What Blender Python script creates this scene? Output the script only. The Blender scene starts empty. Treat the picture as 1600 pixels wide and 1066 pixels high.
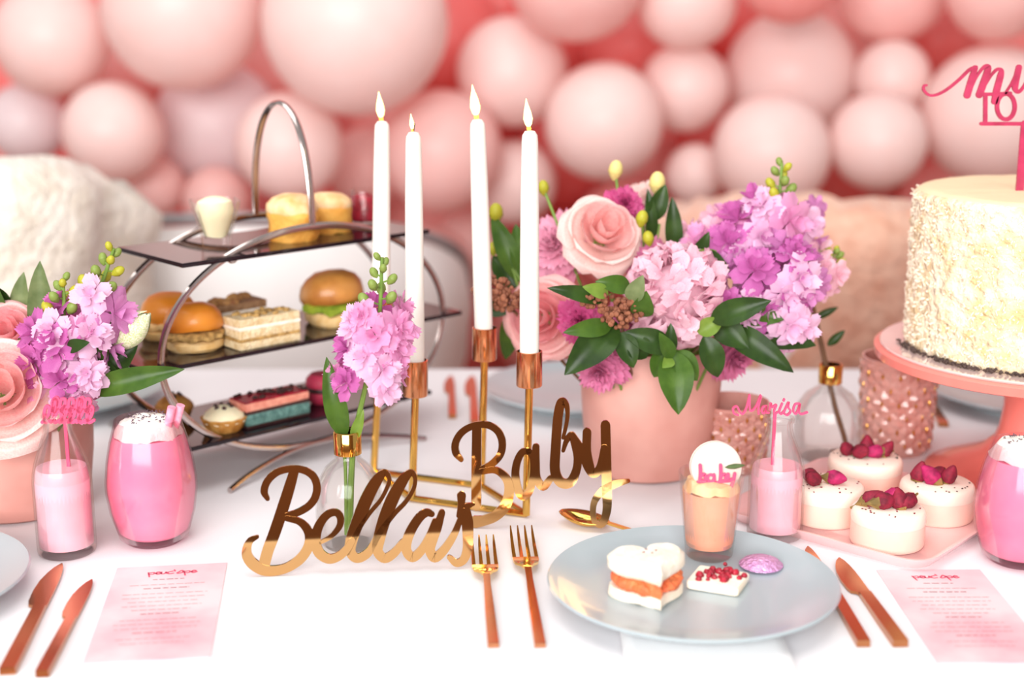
import bpy, math, random
from math import sin, cos, pi, radians as R, sqrt
from mathutils import Vector as V, Matrix, Quaternion, noise as mn

random.seed(7)
S = bpy.context.scene
COL = S.collection

# ------------------------------------------------------------------ camera, light, exposure
F_PX, PITCH, TZ = 2222.2, R(13.5), 0.75          # focal length in pixels of a 1600 x 1066 frame; table top height
CAM = V((0.0, 0.0, TZ + 0.53))
cam_d = bpy.data.cameras.new('camera'); cam = bpy.data.objects.new('camera', cam_d); COL.objects.link(cam)
cam.location = CAM; cam.rotation_euler = (pi / 2 - PITCH, 0, 0)
cam_d.lens, cam_d.sensor_width, cam_d.clip_start = 50.0, 36.0, 0.05
cam_d.dof.use_dof = True; cam_d.dof.focus_distance = 1.40; cam_d.dof.aperture_fstop = 2.3
S.camera = cam

w = bpy.data.worlds.new('soft_daylight'); S.world = w; w.use_nodes = True
bg = w.node_tree.nodes['Background']; bg.inputs[0].default_value = (1.0, 0.97, 0.96, 1); bg.inputs[1].default_value = 0.37

def area(name, loc, target, sx, sy, power, col=(1, 1, 1)):
    l = bpy.data.lights.new(name, 'AREA'); l.shape = 'RECTANGLE'; l.size, l.size_y, l.energy, l.color = sx, sy, power, col
    o = bpy.data.objects.new(name, l); COL.objects.link(o); o.location = loc
    o.rotation_euler = (V(target) - V(loc)).to_track_quat('-Z', 'Y').to_euler()
    return o
area('added_front_light', (-0.9, -3.0, 2.2), (0.1, 3.4, 1.0), 4.5, 2.2, 280, (1.0, 0.985, 0.97))  # added large light behind the camera to brighten the balloons, no window there
area('ceiling_softlight', (-0.4, 1.3, 3.3), (0.0, 2.0, 0.8), 2.2, 1.8, 30, (1.0, 0.98, 0.96))

S.cycles.transparent_max_bounces = 40; S.cycles.max_bounces = 10
S.view_settings.view_transform = 'Standard'; S.view_settings.look = 'None'
S.view_settings.exposure = 0.43; S.view_settings.gamma = 1.0; S.view_settings.use_curve_mapping = False

# ------------------------------------------------------------------ pixel helpers (places on the real table)
FW, UP, RT = V((0, cos(PITCH), -sin(PITCH))), V((0, sin(PITCH), cos(PITCH))), V((1, 0, 0))
def ray(px, py): return RT * ((px - 800) / F_PX) + UP * ((533 - py) / F_PX) + FW
def U(px, py, h=0.0):                        # point at height h above the table
    d = ray(px, py); return CAM + d * ((TZ + h - CAM.z) / d.z)
def D(px, py, y):                            # point at depth y
    d = ray(px, py); return CAM + d * (y / d.y)
def mpp(p): return (V(p) - CAM).dot(FW) / F_PX   # metres per pixel at p

# ------------------------------------------------------------------ materials
def lin(h):
    h = h.lstrip('#'); r = []
    for i in (0, 2, 4):
        c = int(h[i:i + 2], 16) / 255; r.append(c / 12.92 if c <= .04045 else ((c + .055) / 1.055) ** 2.4)
    return r
MATS = {}
def mat(name, col, rough=.5, metal=0., var=.06, scale=25., bump=0., bscale=80., trans=0., ior=1.45, sss=0., coat=0., emit=0., spec=.5, col2=None, sheen=0., ramp=(.35, .65), alpha=1., detail=3.):
    m = bpy.data.materials.new(name); m.use_nodes = True; MATS[name] = m
    nt = m.node_tree; b = nt.nodes['Principled BSDF']; c = lin(col)
    tc = nt.nodes.new('ShaderNodeTexCoord'); nz = nt.nodes.new('ShaderNodeTexNoise')
    nz.inputs['Scale'].default_value = scale; nz.inputs['Detail'].default_value = detail
    nt.links.new(tc.outputs['Object'], nz.inputs['Vector'])
    rp = nt.nodes.new('ShaderNodeValToRGB'); e = rp.color_ramp.elements
    e[0].position, e[1].position = ramp
    if col2: c2 = lin(col2)
    else: c2 = [min(1, k * (1 + var)) for k in c]; c = [k * (1 - var) for k in c]
    e[0].color = (*c, 1); e[1].color = (*c2, 1)
    nt.links.new(nz.outputs['Fac'], rp.inputs[0]); nt.links.new(rp.outputs[0], b.inputs['Base Color'])
    b.inputs['Roughness'].default_value = rough; b.inputs['Metallic'].default_value = metal
    b.inputs['Transmission Weight'].default_value = trans; b.inputs['IOR'].default_value = ior
    b.inputs['Coat Weight'].default_value = coat; b.inputs['Sheen Weight'].default_value = sheen
    b.inputs['Specular IOR Level'].default_value = spec
    if sss:
        b.inputs['Subsurface Weight'].default_value = sss; b.inputs['Subsurface Radius'].default_value = (1, .5, .4); b.inputs['Subsurface Scale'].default_value = .006
    if emit:
        nt.links.new(rp.outputs[0], b.inputs['Emission Color']); b.inputs['Emission Strength'].default_value = emit
    if bump:
        n2 = nt.nodes.new('ShaderNodeTexNoise'); n2.inputs['Scale'].default_value = bscale; n2.inputs['Detail'].default_value = 4
        nt.links.new(tc.outputs['Object'], n2.inputs['Vector'])
        bp = nt.nodes.new('ShaderNodeBump'); bp.inputs['Strength'].default_value = bump; bp.inputs['Distance'].default_value = .01
        nt.links.new(n2.outputs['Fac'], bp.inputs['Height']); nt.links.new(bp.outputs[0], b.inputs['Normal'])
    return m
def leafy(name, col, col2, rough=.4, tl=.35, scale=40):      # thin petals and leaves let light through
    m = mat(name, col, rough, col2=col2, scale=scale, spec=.35); nt = m.node_tree; b = nt.nodes['Principled BSDF']
    t = nt.nodes.new('ShaderNodeBsdfTranslucent'); mx = nt.nodes.new('ShaderNodeMixShader'); mx.inputs[0].default_value = tl
    src = b.inputs['Base Color'].links[0].from_socket
    nt.links.new(src, t.inputs[0]); nt.links.new(b.outputs[0], mx.inputs[1]); nt.links.new(t.outputs[0], mx.inputs[2])
    nt.links.new(mx.outputs[0], nt.nodes['Material Output'].inputs[0]); return m

def thin_glass(name, col, base=.012, edge=.36):               # thin clear wall: tinted see-through plus a mirror sheen that grows at the edge
    m = mat(name, col, .02, var=.01); nt = m.node_tree; b = nt.nodes['Principled BSDF']; src = b.inputs['Base Color'].links[0].from_socket
    t = nt.nodes.new('ShaderNodeBsdfTransparent'); g = nt.nodes.new('ShaderNodeBsdfGlossy'); g.inputs['Roughness'].default_value = .12
    lw = nt.nodes.new('ShaderNodeLayerWeight'); lw.inputs[0].default_value = .28; mr = nt.nodes.new('ShaderNodeMapRange'); mr.inputs[3].default_value = base; mr.inputs[4].default_value = edge
    mx = nt.nodes.new('ShaderNodeMixShader'); nt.links.new(lw.outputs['Fresnel'], mr.inputs[0]); nt.links.new(mr.outputs[0], mx.inputs[0])
    nt.links.new(src, t.inputs[0]); nt.links.new(t.outputs[0], mx.inputs[1]); nt.links.new(g.outputs[0], mx.inputs[2]); nt.links.new(mx.outputs[0], nt.nodes['Material Output'].inputs[0])
thin_glass('glass', '#fdfcfb')
thin_glass('pink_glass', '#fff2f5')
mat('cloth', '#e9e7ea', .9, var=.012, scale=6, bump=.05, bscale=500, sheen=.1)
mat('napkin', '#f4f4f5', .9, var=.01, bump=.08, bscale=700)
mat('wall', '#f58c88', .9, var=.02, bump=.05)
mat('wall_dark', '#a88c78', .9, var=.1, scale=3)
mat('floor', '#a57c5f', .6, col2='#87614a', scale=4)
mat('wood', '#8a6a4c', .5, var=.2, scale=12)
leafy('balloon_pale', '#ffe7e3', '#ffe3de', .33, .28, 3)
leafy('balloon_blush', '#fed6d1', '#fed0cb', .33, .28, 3)
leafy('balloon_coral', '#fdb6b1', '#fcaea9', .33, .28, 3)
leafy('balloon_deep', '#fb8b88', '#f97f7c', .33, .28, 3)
leafy('balloon_lilac', '#f9ecee', '#f7e7ea', .33, .28, 3)
mat('gold', '#e2b45e', .10, 1, var=.04, scale=12)
mat('gold_sign', '#d0a26a', .04, 1, var=.03, scale=6)
mat('rose_gold', '#d9946a', .16, 1, var=.05, scale=15)
mat('copper', '#c08055', .22, 1, var=.06, scale=15)
mat('nickel', '#c9bcb8', .16, 1, var=.05, scale=12)
mat('smoked_glass', '#20131a', .05, 0, var=.1, scale=6, spec=.45)
mat('candle_wax', '#f1ece4', .45, var=.01, sss=.25)
mat('wick', '#2b211c', .9)
mat('flame', '#ffe08a', .5, emit=3.2, var=.05)
mat('flame_core', '#ff9a3a', .5, emit=2.5, var=.05)
mat('plate_grey', '#a9b6bb', .28, var=.015, scale=8, coat=.3)
mat('ceramic_blush', '#dda99e', .5, col2='#c4877c', scale=11, bump=.18, bscale=14, ramp=(.3, .7))
mat('milk', '#f9bccc', .35, var=.015, sss=.2)
mat('drink', '#fb99b8', .5, col2='#fcafc7', scale=16, sss=.15)
mat('cream', '#fbf6ee', .5, var=.02, bump=.25, bscale=120, sss=.2)
mat('sprinkle', '#6a5560', .6, var=.3)
mat('straw', '#f291ad', .4, col2='#f7b0c4', scale=120)
mat('topper_pink', '#e4557f', .25, var=.05, coat=.4)
mat('topper_magenta', '#bd345e', .35, col2='#a4274c', scale=60, coat=.4)
mat('paper_pink', '#f6d2d5', .75, col2='#e890a0', scale=9, ramp=(.42, .78), detail=4)
mat('ink_red', '#d8536e', .7)
mat('ink_grey', '#957a80', .8)
mat('rose_votive', '#e3ada2', .12, col2='#d49488', scale=30, trans=.25, coat=.5)
mat('votive_gold', '#d6a04e', .25, 1, var=.1)
mat('coral', '#f0877c', .3, var=.03, coat=.4)
mat('glass_board', '#d9bfba', .06, var=.02, coat=.8)
mat('cake_top', '#f2deb6', .55, var=.02, sss=.15)
mat('cake_side', '#f5e9d0', .8, col2='#e3c991', scale=42, bump=.9, bscale=95, detail=6, ramp=(.4, .68))
mat('coconut', '#f3e8d4', .8, var=.03)
mat('cake_dark', '#4a3a36', .8, var=.2)
mat('tray_pink', '#f3c6c6', .22, var=.02, coat=.5)
mat('panna', '#f6e2d3', .38, var=.015, sss=.3)
mat('panna_side', '#f4cdbd', .38, var=.02, sss=.3)
mat('rosebud_red', '#8c1532', .7, col2='#5e0c22', scale=200)
mat('rosebud_magenta', '#b31b5c', .7, col2='#7d0f3e', scale=200)
mat('sepal_dry', '#9b7a45', .8, col2='#6e5a30', scale=150)
mat('bun', '#e39230', .42, col2='#cc6a1a', scale=22, ramp=(.3, .75), coat=.15)
mat('bun_cut', '#f0cf96', .8, col2='#e2b672', scale=80)
mat('bun_dark', '#c98a44', .4, col2='#9c5a25', scale=25, coat=.2)
mat('scone', '#f0b455', .6, col2='#d88c35', scale=30, bump=.3, bscale=120)
mat('scone_top', '#f2cf9f', .8, col2='#dd9848', scale=40, ramp=(.45, .75))
mat('lettuce', '#a6b83c', .5, col2='#6d8a26', scale=60)
mat('meat', '#8a5a38', .6, col2='#c09256', scale=90, bump=.5)
mat('bread', '#eedcb6', .85, col2='#d9bd8c', scale=120, bump=.4, bscale=300)
mat('bread_brown', '#a9825f', .85, col2='#8a6546', scale=120, bump=.4, bscale=300)
mat('filling', '#c7a060', .7, col2='#8f6f3e', scale=150, bump=.5)
mat('salmon', '#ef8a55', .5, col2='#dd5f34', scale=60, bump=.4, bscale=200)
mat('white_bread', '#fbf3e6', .85, col2='#f3e4cd', scale=60, bump=.2, bscale=300)
mat('berry', '#b21733', .5, col2='#7e0c22', scale=150, coat=.2)
mat('choc', '#3c2422', .45, var=.2, scale=60)
mat('teal_cake', '#6f9a92', .7, col2='#4c736e', scale=120, bump=.4, bscale=250)
mat('pink_cake', '#e6a08a', .7, col2='#d98673', scale=120)
mat('macaron_pink', '#b8324f', .6, col2='#a02642', scale=60)
mat('macaron_white', '#e4d5ca', .55, var=.02)
mat('foil_lilac', '#e3b1dc', .28, .45, col2='#d49ace', scale=130, bump=.5, bscale=220)
mat('custard', '#f6ecc8', .45, var=.02, sss=.2)
mat('mousse', '#f8b59a', .5, col2='#f3a487', scale=25, sss=.2)
mat('mousse_top', '#f9d0a4', .5, col2='#f5bd8c', scale=60)
mat('tart_shell', '#d9a356', .7, col2='#b97c33', scale=80)
mat('upholstery_white', '#f3f0ef', .6, var=.02, scale=6)
mat('frame_grey', '#8d8688', .4, var=.05)
mat('fur_cream', '#f3ebdf', .95, col2='#e3d7c6', scale=26, bump=1., bscale=60, sheen=.4)
mat('fur_blush', '#f0c2aa', .95, col2='#e3a78d', scale=22, bump=1., bscale=60, sheen=.4)
leafy('rose_pale', '#fee9e2', '#fcd7d1', scale=30)
leafy('rose_salmon', '#fbd2cd', '#f8bdbd', scale=30)
leafy('rose_deep', '#f7bcbe', '#f2a4aa', scale=30)
leafy('peony_pink', '#fad7e2', '#f6c0d4', scale=60)
leafy('fluffy_pink', '#f6bcd2', '#f0a3c2', scale=60)
leafy('magenta', '#df669d', '#c44684', scale=60)
leafy('magenta_soft', '#ea93ba', '#db78a8', scale=60)
leafy('stock_lilac', '#edb4de', '#d27ac2', scale=110)
leafy('stock_deep', '#dd86c6', '#bf55a4', scale=110)
leafy('stock_white', '#f8d9ee', '#efb9df', scale=110)
leafy('stock_pink', '#f5c0e0', '#e38cc4', scale=110)
leafy('leaf_dark', '#35501f', '#203616', .35, .15)
leafy('leaf_mid', '#4e6e28', '#35551b', .35, .2)
leafy('leaf_light', '#8fae4c', '#6b9234', .38, .4)
leafy('leaf_sage', '#8a9a6a', '#5f7546', .5, .3)
mat('stem_green', '#6f8f3c', .5, var=.15)
mat('stem_brown', '#6a4c36', .7, var=.15)
mat('bud_yellow', '#c3b62e', .5, col2='#8d9a2c', scale=120)
mat('bud_green', '#8fa24e', .5, col2='#687f36', scale=120)
mat('bud_cream', '#ece0a2', .5, col2='#d6c05c', scale=60)
mat('tulip', '#f4efdb', .45, col2='#bccf86', scale=26, sss=.1)
mat('berry_brown', '#7d4a36', .6, col2='#a0664a', scale=150)

# ------------------------------------------------------------------ mesh builders: all return (verts, faces)
def lathe(prof, n=32, cap0=True, cap1=True, sx=1., sy=1.):
    v, f = [], []
    for (r, z) in prof:
        for k in range(n):
            a = 2 * pi * k / n; v.append((r * cos(a) * sx, r * sin(a) * sy, z))
    for i in range(len(prof) - 1):
        for k in range(n):
            k2 = (k + 1) % n; f.append((i * n + k, i * n + k2, (i + 1) * n + k2, (i + 1) * n + k))
    if cap0: f.append(tuple(range(n - 1, -1, -1)))
    if cap1: f.append(tuple((len(prof) - 1) * n + k for k in range(n)))
    return v, f
def tube(pts, rad, n=8, flat=1., cap=True):
    pts = [V(p) for p in pts]; m = len(pts)
    rads = rad if isinstance(rad, (list, tuple)) else [rad] * m
    v, f = [], []; T0 = None; nx = None
    for i, p in enumerate(pts):
        t = (pts[min(i + 1, m - 1)] - pts[max(i - 1, 0)]).normalized()
        if nx is None:
            a = V((0, 0, 1)) if abs(t.z) < .9 else V((1, 0, 0)); nx = t.cross(a).normalized()
        else: nx = (nx - t * nx.dot(t)).normalized()
        ny = t.cross(nx)
        for k in range(n):
            a = 2 * pi * k / n; v.append(tuple(p + (nx * cos(a) * flat + ny * sin(a)) * rads[i]))
    for i in range(m - 1):
        for k in range(n):
            k2 = (k + 1) % n; f.append((i * n + k, i * n + k2, (i + 1) * n + k2, (i + 1) * n + k))
    if cap: f.append(tuple(range(n - 1, -1, -1))); f.append(tuple((m - 1) * n + k for k in range(n)))
    return v, f
def ring(pts, rx, ry, nrm, n=8):             # closed flattened band along a planar loop
    pts = [V(p) for p in pts]; m = len(pts); nrm = V(nrm).normalized(); v, f = [], []
    for i, p in enumerate(pts):
        t = (pts[(i + 1) % m] - pts[i - 1]).normalized(); s = t.cross(nrm)
        for k in range(n):
            a = 2 * pi * k / n; v.append(tuple(p + nrm * rx * cos(a) + s * ry * sin(a)))
    for i in range(m):
        for k in range(n):
            k2 = (k + 1) % n; j = (i + 1) % m; f.append((i * n + k, i * n + k2, j * n + k2, j * n + k))
    return v, f
def sphere(r=1., c=(0, 0, 0), n=12, m=8, s=(1, 1, 1)):
    prof = [(max(1e-5, sin(pi * i / m)) * r, -cos(pi * i / m) * r) for i in range(m + 1)]
    v, f = lathe(prof, n, False, False); return [(a * s[0] + c[0], b * s[1] + c[1], d * s[2] + c[2]) for a, b, d in v], f
def prism(out, z0, z1, bev=0.):              # outline (x, y) list extruded, with a small chamfer
    n = len(out); cx = sum(p[0] for p in out) / n; cy = sum(p[1] for p in out) / n
    def inset(d):
        r = []
        for x, y in out:
            l = math.hypot(x - cx, y - cy) or 1; r.append((x - (x - cx) / l * d, y - (y - cy) / l * d))
        return r
    rows = [(inset(bev), z0), (out, z0 + bev), (out, z1 - bev), (inset(bev), z1)] if bev else [(out, z0), (out, z1)]
    v = [(x, y, z) for o, z in rows for x, y in o]; f = []
    for i in range(len(rows) - 1):
        for k in range(n):
            k2 = (k + 1) % n; f.append((i * n + k, i * n + k2, (i + 1) * n + k2, (i + 1) * n + k))
    f.append(tuple(range(n - 1, -1, -1))); f.append(tuple((len(rows) - 1) * n + k for k in range(n)))
    return v, f
def rrect(sx, sy, r=.0, n=5):
    if r <= 0: return [(-sx / 2, -sy / 2), (sx / 2, -sy / 2), (sx / 2, sy / 2), (-sx / 2, sy / 2)]
    o = []
    for (cx, cy, a0) in ((sx / 2 - r, -sy / 2 + r, -90), (sx / 2 - r, sy / 2 - r, 0), (-sx / 2 + r, sy / 2 - r, 90), (-sx / 2 + r, -sy / 2 + r, 180)):
        for i in range(n + 1):
            a = R(a0 + 90 * i / n); o.append((cx + r * cos(a), cy + r * sin(a)))
    return o
def box(sx, sy, sz, z0=0., bev=.0, r=0.): return prism(rrect(sx, sy, r), z0, z0 + sz, bev)
def join(*ms):
    v, f = [], []
    for mv, mf in ms:
        o = len(v); v += mv; f += [tuple(i + o for i in q) for q in mf]
    return v, f
def xf(m, M): return [tuple(M @ V(p)) for p in m[0]], m[1]
def mv(m, x=0, y=0, z=0): return [(a + x, b + y, c + z) for a, b, c in m[0]], m[1]
def wob(m, amp, sc, seed=0.):
    o = []
    for p in m[0]:
        q = V(p) * sc + V((seed, seed * 1.7, -seed)); d = mn.noise_vector(q); o.append((p[0] + d.x * amp, p[1] + d.y * amp, p[2] + d.z * amp))
    return o, m[1]
def T(loc, z=None, x=None):                   # matrix: local z along z, local x near x
    if z is None: return Matrix.Translation(loc)
    z = V(z).normalized(); x = V(x) if x else (V((1, 0, 0)) if abs(z.x) < .9 else V((0, 1, 0)))
    y = z.cross(x).normalized(); x = y.cross(z)
    M = Matrix((x, y, z)).transposed().to_4x4(); M.translation = loc; return M

# ------------------------------------------------------------------ objects
def mesh(name, vf, m, smooth=True, ang=42):
    me = bpy.data.meshes.new(name); me.from_pydata(vf[0], [], vf[1]); me.update()
    if m: me.materials.append(MATS[m])
    if smooth:
        me.polygons.foreach_set('use_smooth', [True] * len(me.polygons)); me.set_sharp_from_angle(angle=R(ang))
    return me
def mw(o):
    M = o.matrix_basis.copy()
    return M if o.parent is None else mw(o.parent) @ o.matrix_parent_inverse @ M
def put(name, me, parent=None, M=None, world=False):
    o = bpy.data.objects.new(name, me); COL.objects.link(o)
    if M is not None: o.matrix_basis = M
    if parent is not None:
        o.parent = parent
        if world: o.matrix_parent_inverse = mw(parent).inverted()
    return o
def part(name, vf, m, parent=None, M=None, world=False, smooth=True, ang=42, label=None, kind=None):
    o = put(name, mesh(name, vf, m, smooth, ang), parent, M, world)
    if label: o['label'] = label
    if kind: o['kind'] = kind
    return o
def tag(o, label, cat, group=None, kind=None):
    o['label'] = label
    if cat: o['category'] = cat
    if group: o['group'] = group
    if kind: o['kind'] = kind
    return o
def thing(name, label, cat, loc=(0, 0, 0), rotz=0., group=None):
    o = bpy.data.objects.new(name, None); COL.objects.link(o); o.empty_display_size = .02
    o.matrix_basis = Matrix.Translation(loc) @ Matrix.Rotation(rotz, 4, 'Z'); return tag(o, label, cat, group)
def struct(name, vf, m, label):
    o = part(name, vf, m); o['kind'] = 'structure'; o['label'] = label; return o
def copy_tree(o, parent=None):
    c = o.copy(); COL.objects.link(c); c.parent = parent
    for ch in list(o.children): copy_tree(ch, c)
    return c

# ------------------------------------------------------------------ lettering strokes standing in a plane
def smooth_line(pts, ws, k=6):
    if len(pts) < 3: return [V(p) for p in pts], list(ws)
    P = [V(p) for p in pts]; P = [P[0] * 2 - P[1]] + P + [P[-1] * 2 - P[-2]]; o, q = [], []
    for i in range(1, len(P) - 2):
        for s in range(k):
            t = s / k; a, b, c, d = P[i - 1:i + 3]
            o.append(.5 * ((2 * b) + (c - a) * t + (2 * a - 5 * b + 4 * c - d) * t * t + (3 * b - a - 3 * c + d) * t ** 3)); q.append(ws[i - 1] * (1 - t) + ws[i] * t)
    o.append(P[-2]); q.append(ws[-1]); return o, q
def ribbon(pts, ws, th):                      # pts 2-D (s, z) in metres -> solid stroke with round ends; local x = s, z = z, y = depth
    if not isinstance(ws, (list, tuple)): ws = [ws] * len(pts)
    P, W = smooth_line([(a, b) for a, b in pts], ws); L, Rr = [], []
    for i, p in enumerate(P):
        t = P[min(i + 1, len(P) - 1)] - P[max(i - 1, 0)]
        t = t.normalized() if t.length > 1e-9 else V((1, 0)); n = V((-t.y, t.x)); L.append(p + n * W[i] / 2); Rr.append(p - n * W[i] / 2)
    def cap(p, w_, t):
        a0 = math.atan2(t.y, t.x); return [p + V((cos(a0 + pi / 2 - pi * k / 6), sin(a0 + pi / 2 - pi * k / 6))) * w_ / 2 for k in range(1, 6)]
    n = len(P); v, f = [], []
    for y in (0, th):
        for a, b in zip(L, Rr): v += [(a.x, y, a.y), (b.x, y, b.y)]
    o = 2 * n
    for i in range(n - 1):
        a, b, c, d = 2 * i, 2 * i + 1, 2 * i + 3, 2 * i + 2
        f += [(a, b, c, d), (a + o, d + o, c + o, b + o), (a, d, d + o, a + o), (b, b + o, c + o, c)]
    for (i, t) in ((n - 1, P[-1] - P[-2]), (0, P[0] - P[1])):
        cp = cap(P[i], W[i], t); a, b = (2 * i, 2 * i + 1) if i else (1, 0); s = len(v); m = len(cp)
        for y in (0, th): v += [(q.x, y, q.y) for q in cp]
        f.append((a, *range(s, s + m), b)); f.append((b + o, *range(s + 2 * m - 1, s + m - 1, -1), a + o))
        ch = [(a, a + o)] + [(s + k, s + m + k) for k in range(m)] + [(b, b + o)]
        for (p1, q1), (p2, q2) in zip(ch, ch[1:]): f.append((p1, p2, q2, q1))
    return v, f
class Plane:                                  # an upright plane through two table points
    def __init__(s, A, B, h=0.):
        s.O = V(A); s.e = (V(B) - V(A)); s.e.z = 0; s.e.normalize(); s.n = V((-s.e.y, s.e.x, 0))
        s.rot = math.atan2(s.e.y, s.e.x); s.lean = h
        s.M = Matrix.Translation(s.O) @ Matrix.Rotation(s.rot, 4, 'Z') @ Matrix.Rotation(-h, 4, 'X'); s.I = s.M.inverted()
    def m(s, px, py):
        c = s.I @ CAM; d = s.I.to_3x3() @ ray(px, py); p = c + d * (-c.y / d.y); return (p.x, p.z)
    def px(s): return mpp(s.O)
LK = [0]
def letters(parent, plane, org, sc, letts, mt, th=.003, part_name='letter'):
    k = plane.px() / sc
    for strokes in letts:
        ms = []
        for pts, ws in strokes:
            ws = [q * k for q in ws] if isinstance(ws, (list, tuple)) else ws * k
            LK[0] += 1; ms.append(mv(ribbon([plane.m(org[0] + x / sc, org[1] + y / sc) for x, y in pts], ws, th), 0, -.00013 * (LK[0] % 5), 0))
        part(part_name, join(*ms), mt, parent, smooth=False)

# ------------------------------------------------------------------ the room
struct('floor', mv(box(12, 12, .1, -.1), 0, 1.5), 'floor', 'dark brown floor')
struct('wall_back', mv(box(12, .12, 3.4), 0, 4.62), 'wall', 'blush pink wall behind the balloons')
struct('wall_front', mv(box(12, .12, 3.4), 0, -3.6), 'wall_dark', 'dark wall facing the balloon wall')

# ------------------------------------------------------------------ balloons
def balloon_mesh(kind):
    prof = []
    for i in range(23):
        a = pi * i / 22; z = -cos(a); r = sin(a)
        if z < 0: z *= 1.12; r *= (1 - .10 * abs(z) ** 2)
        prof.append((max(r, .012), z))
    return mesh('balloon', lathe(prof, 36), kind)
def knot_mesh(kind):
    return mesh('knot', lathe([(.012, -1.10), (.02, -1.125), (.035, -1.14), (.02, -1.155), (.045, -1.19), (.06, -1.2)], 10), kind)
BM = {k: (balloon_mesh('balloon_' + k), knot_mesh('balloon_' + k)) for k in ('pale', 'blush', 'coral', 'deep', 'lilac')}
BL = []
def balloon(px, py, r, y, kind, label, group=None): BL.append([px, py, r, y, kind, label, group])
def blow_up(px, py, r, y, kind, label, group):
    c = D(px, py, y); rm = r * mpp(c)
    o = put('balloon', BM[kind][0]); ax = V((random.uniform(-.5, .5), -.75, random.uniform(.25, .8)))
    o.matrix_basis = T(c, ax) @ Matrix.Scale(rm, 4); tag(o, label, 'balloon', group or 'balloons of the pink balloon wall')
    put('knot', BM[kind][1], o)
for a in (
    (80, 60, 90, 3.55, 'pale', 'pale pink balloon at the top corner of the wall above the fluffy cream throw'),
    (285, 15, 125, 3.45, 'pale', 'big pale pink balloon beside the corner one, cut by the frame top'),
    (555, 33, 146, 3.30, 'pale', 'largest pale pink balloon, above the burning candle nearest the tiered stand'),
    (800, 112, 86, 3.60, 'pale', 'medium pale pink balloon directly above the candle beside the big bouquet'),
    (900, -46, 110, 3.45, 'blush', 'large rosy balloon cut by the frame top above the big bouquet'),
    (1073, -2, 79, 3.55, 'pale', 'pink balloon cut by the frame top beside the large rosy one over the bouquet'),
    (1236, -52, 86, 3.45, 'coral', 'coral pink balloon dipping only its bottom into the frame top'),
    (1395, -20, 86, 3.55, 'blush', 'blush balloon cut by the frame top between the coral one and the cake topper'),
    (1562, -22, 82, 3.45, 'blush', 'blush balloon cut by the frame top straight above the cake topper'),
    (1070, 137, 69, 3.62, 'pale', 'pale balloon above the peony, between two bigger pale ones'),
    (944, 190, 92, 3.48, 'pale', 'large pale balloon behind the buds of the pale rose'),
    (1236, 118, 103, 3.78, 'pale', 'wide pale balloon set back above the tall stock tip'),
    (1206, 238, 92, 3.42, 'pale', 'large pale balloon right behind the tall green stock tip'),
    (1372, 220, 76, 3.45, 'pale', 'pale balloon touching the peach throw beside the cake'),
    (1394, 122, 59, 3.55, 'pale', 'small pale balloon between the wide pale one and the cake topper'),
    (1550, 180, 108, 3.60, 'pale', 'large pale balloon right behind the cake topper lettering'),
    (1086, 272, 47, 3.60, 'pale', 'small pale balloon low behind the dark leaves of the bouquet'),
    (176, 206, 78, 3.45, 'pale', 'round pale balloon rising just over the cream throw'),
    (42, 192, 62, 3.65, 'lilac', 'lilac white balloon at the frame edge over the cream throw'),
    (340, 195, 98, 3.75, 'lilac', 'lilac pink balloon set back between the throw and the stand handle'),
    (452, 228, 84, 3.40, 'pale', 'pale balloon framed by the arched handle of the tiered stand'),
    (690, 236, 95, 3.50, 'blush', 'blush balloon behind the two candles in the middle'),
    (245, 292, 46, 3.60, 'blush', 'small pink balloon sitting low between the cream throw and the white chair'),
    (338, 312, 52, 3.55, 'blush', 'small pink balloon just above the back of the white chair'),
    (572, 262, 62, 3.75, 'blush', 'pink balloon half hidden behind the scones on the stand'),
    (803, 285, 66, 3.65, 'pale', 'pale balloon behind the wick end of the candle beside the bouquet'),
    (735, 392, 64, 3.75, 'blush', 'pink balloon low behind the tallest candle'),
    (660, 430, 80, 3.60, 'blush', 'lowest pink balloon behind the ring of the tiered stand'),
    (1480, 330, 80, 3.75, 'coral', 'coral pink balloon low behind the white cake'),
    (1600, 330, 80, 3.6, 'blush', 'blush balloon low behind the cake at the frame edge'),
): balloon(*a)
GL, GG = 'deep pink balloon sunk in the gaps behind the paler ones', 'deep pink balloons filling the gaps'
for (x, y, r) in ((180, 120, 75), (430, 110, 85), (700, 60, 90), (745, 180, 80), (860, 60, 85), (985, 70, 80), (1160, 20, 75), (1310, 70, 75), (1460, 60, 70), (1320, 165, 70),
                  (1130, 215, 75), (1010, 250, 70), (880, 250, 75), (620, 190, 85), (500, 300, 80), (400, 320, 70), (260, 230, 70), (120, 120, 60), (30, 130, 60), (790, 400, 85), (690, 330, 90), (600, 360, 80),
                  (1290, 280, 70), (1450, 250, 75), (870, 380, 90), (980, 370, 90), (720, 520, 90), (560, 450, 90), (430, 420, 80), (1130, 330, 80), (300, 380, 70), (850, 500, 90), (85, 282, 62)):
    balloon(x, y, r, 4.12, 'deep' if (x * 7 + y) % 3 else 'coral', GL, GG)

for _ in range(90):                                     # let the balloons settle against each other in depth
    cs = [D(b[0], b[1], b[3]) for b in BL]; rs = [b[2] * mpp(c) * 1.02 for b, c in zip(BL, cs)]
    for i in range(len(BL)):
        for j in range(i):
            pen = rs[i] + rs[j] - (cs[i] - cs[j]).length
            if pen > .004:
                n_, f_ = (i, j) if BL[i][3] < BL[j][3] else (j, i)
                BL[f_][3] = min(4.38, BL[f_][3] + .3 * pen); BL[n_][3] = max(3.1, BL[n_][3] - .12 * pen)
                if BL[f_][3] > 4.3 and BL[n_][3] > 3.95: BL[f_][2] = max(38, BL[f_][2] * .985); BL[n_][2] = max(38, BL[n_][2] * .985)
for b in BL: blow_up(*b)

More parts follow.
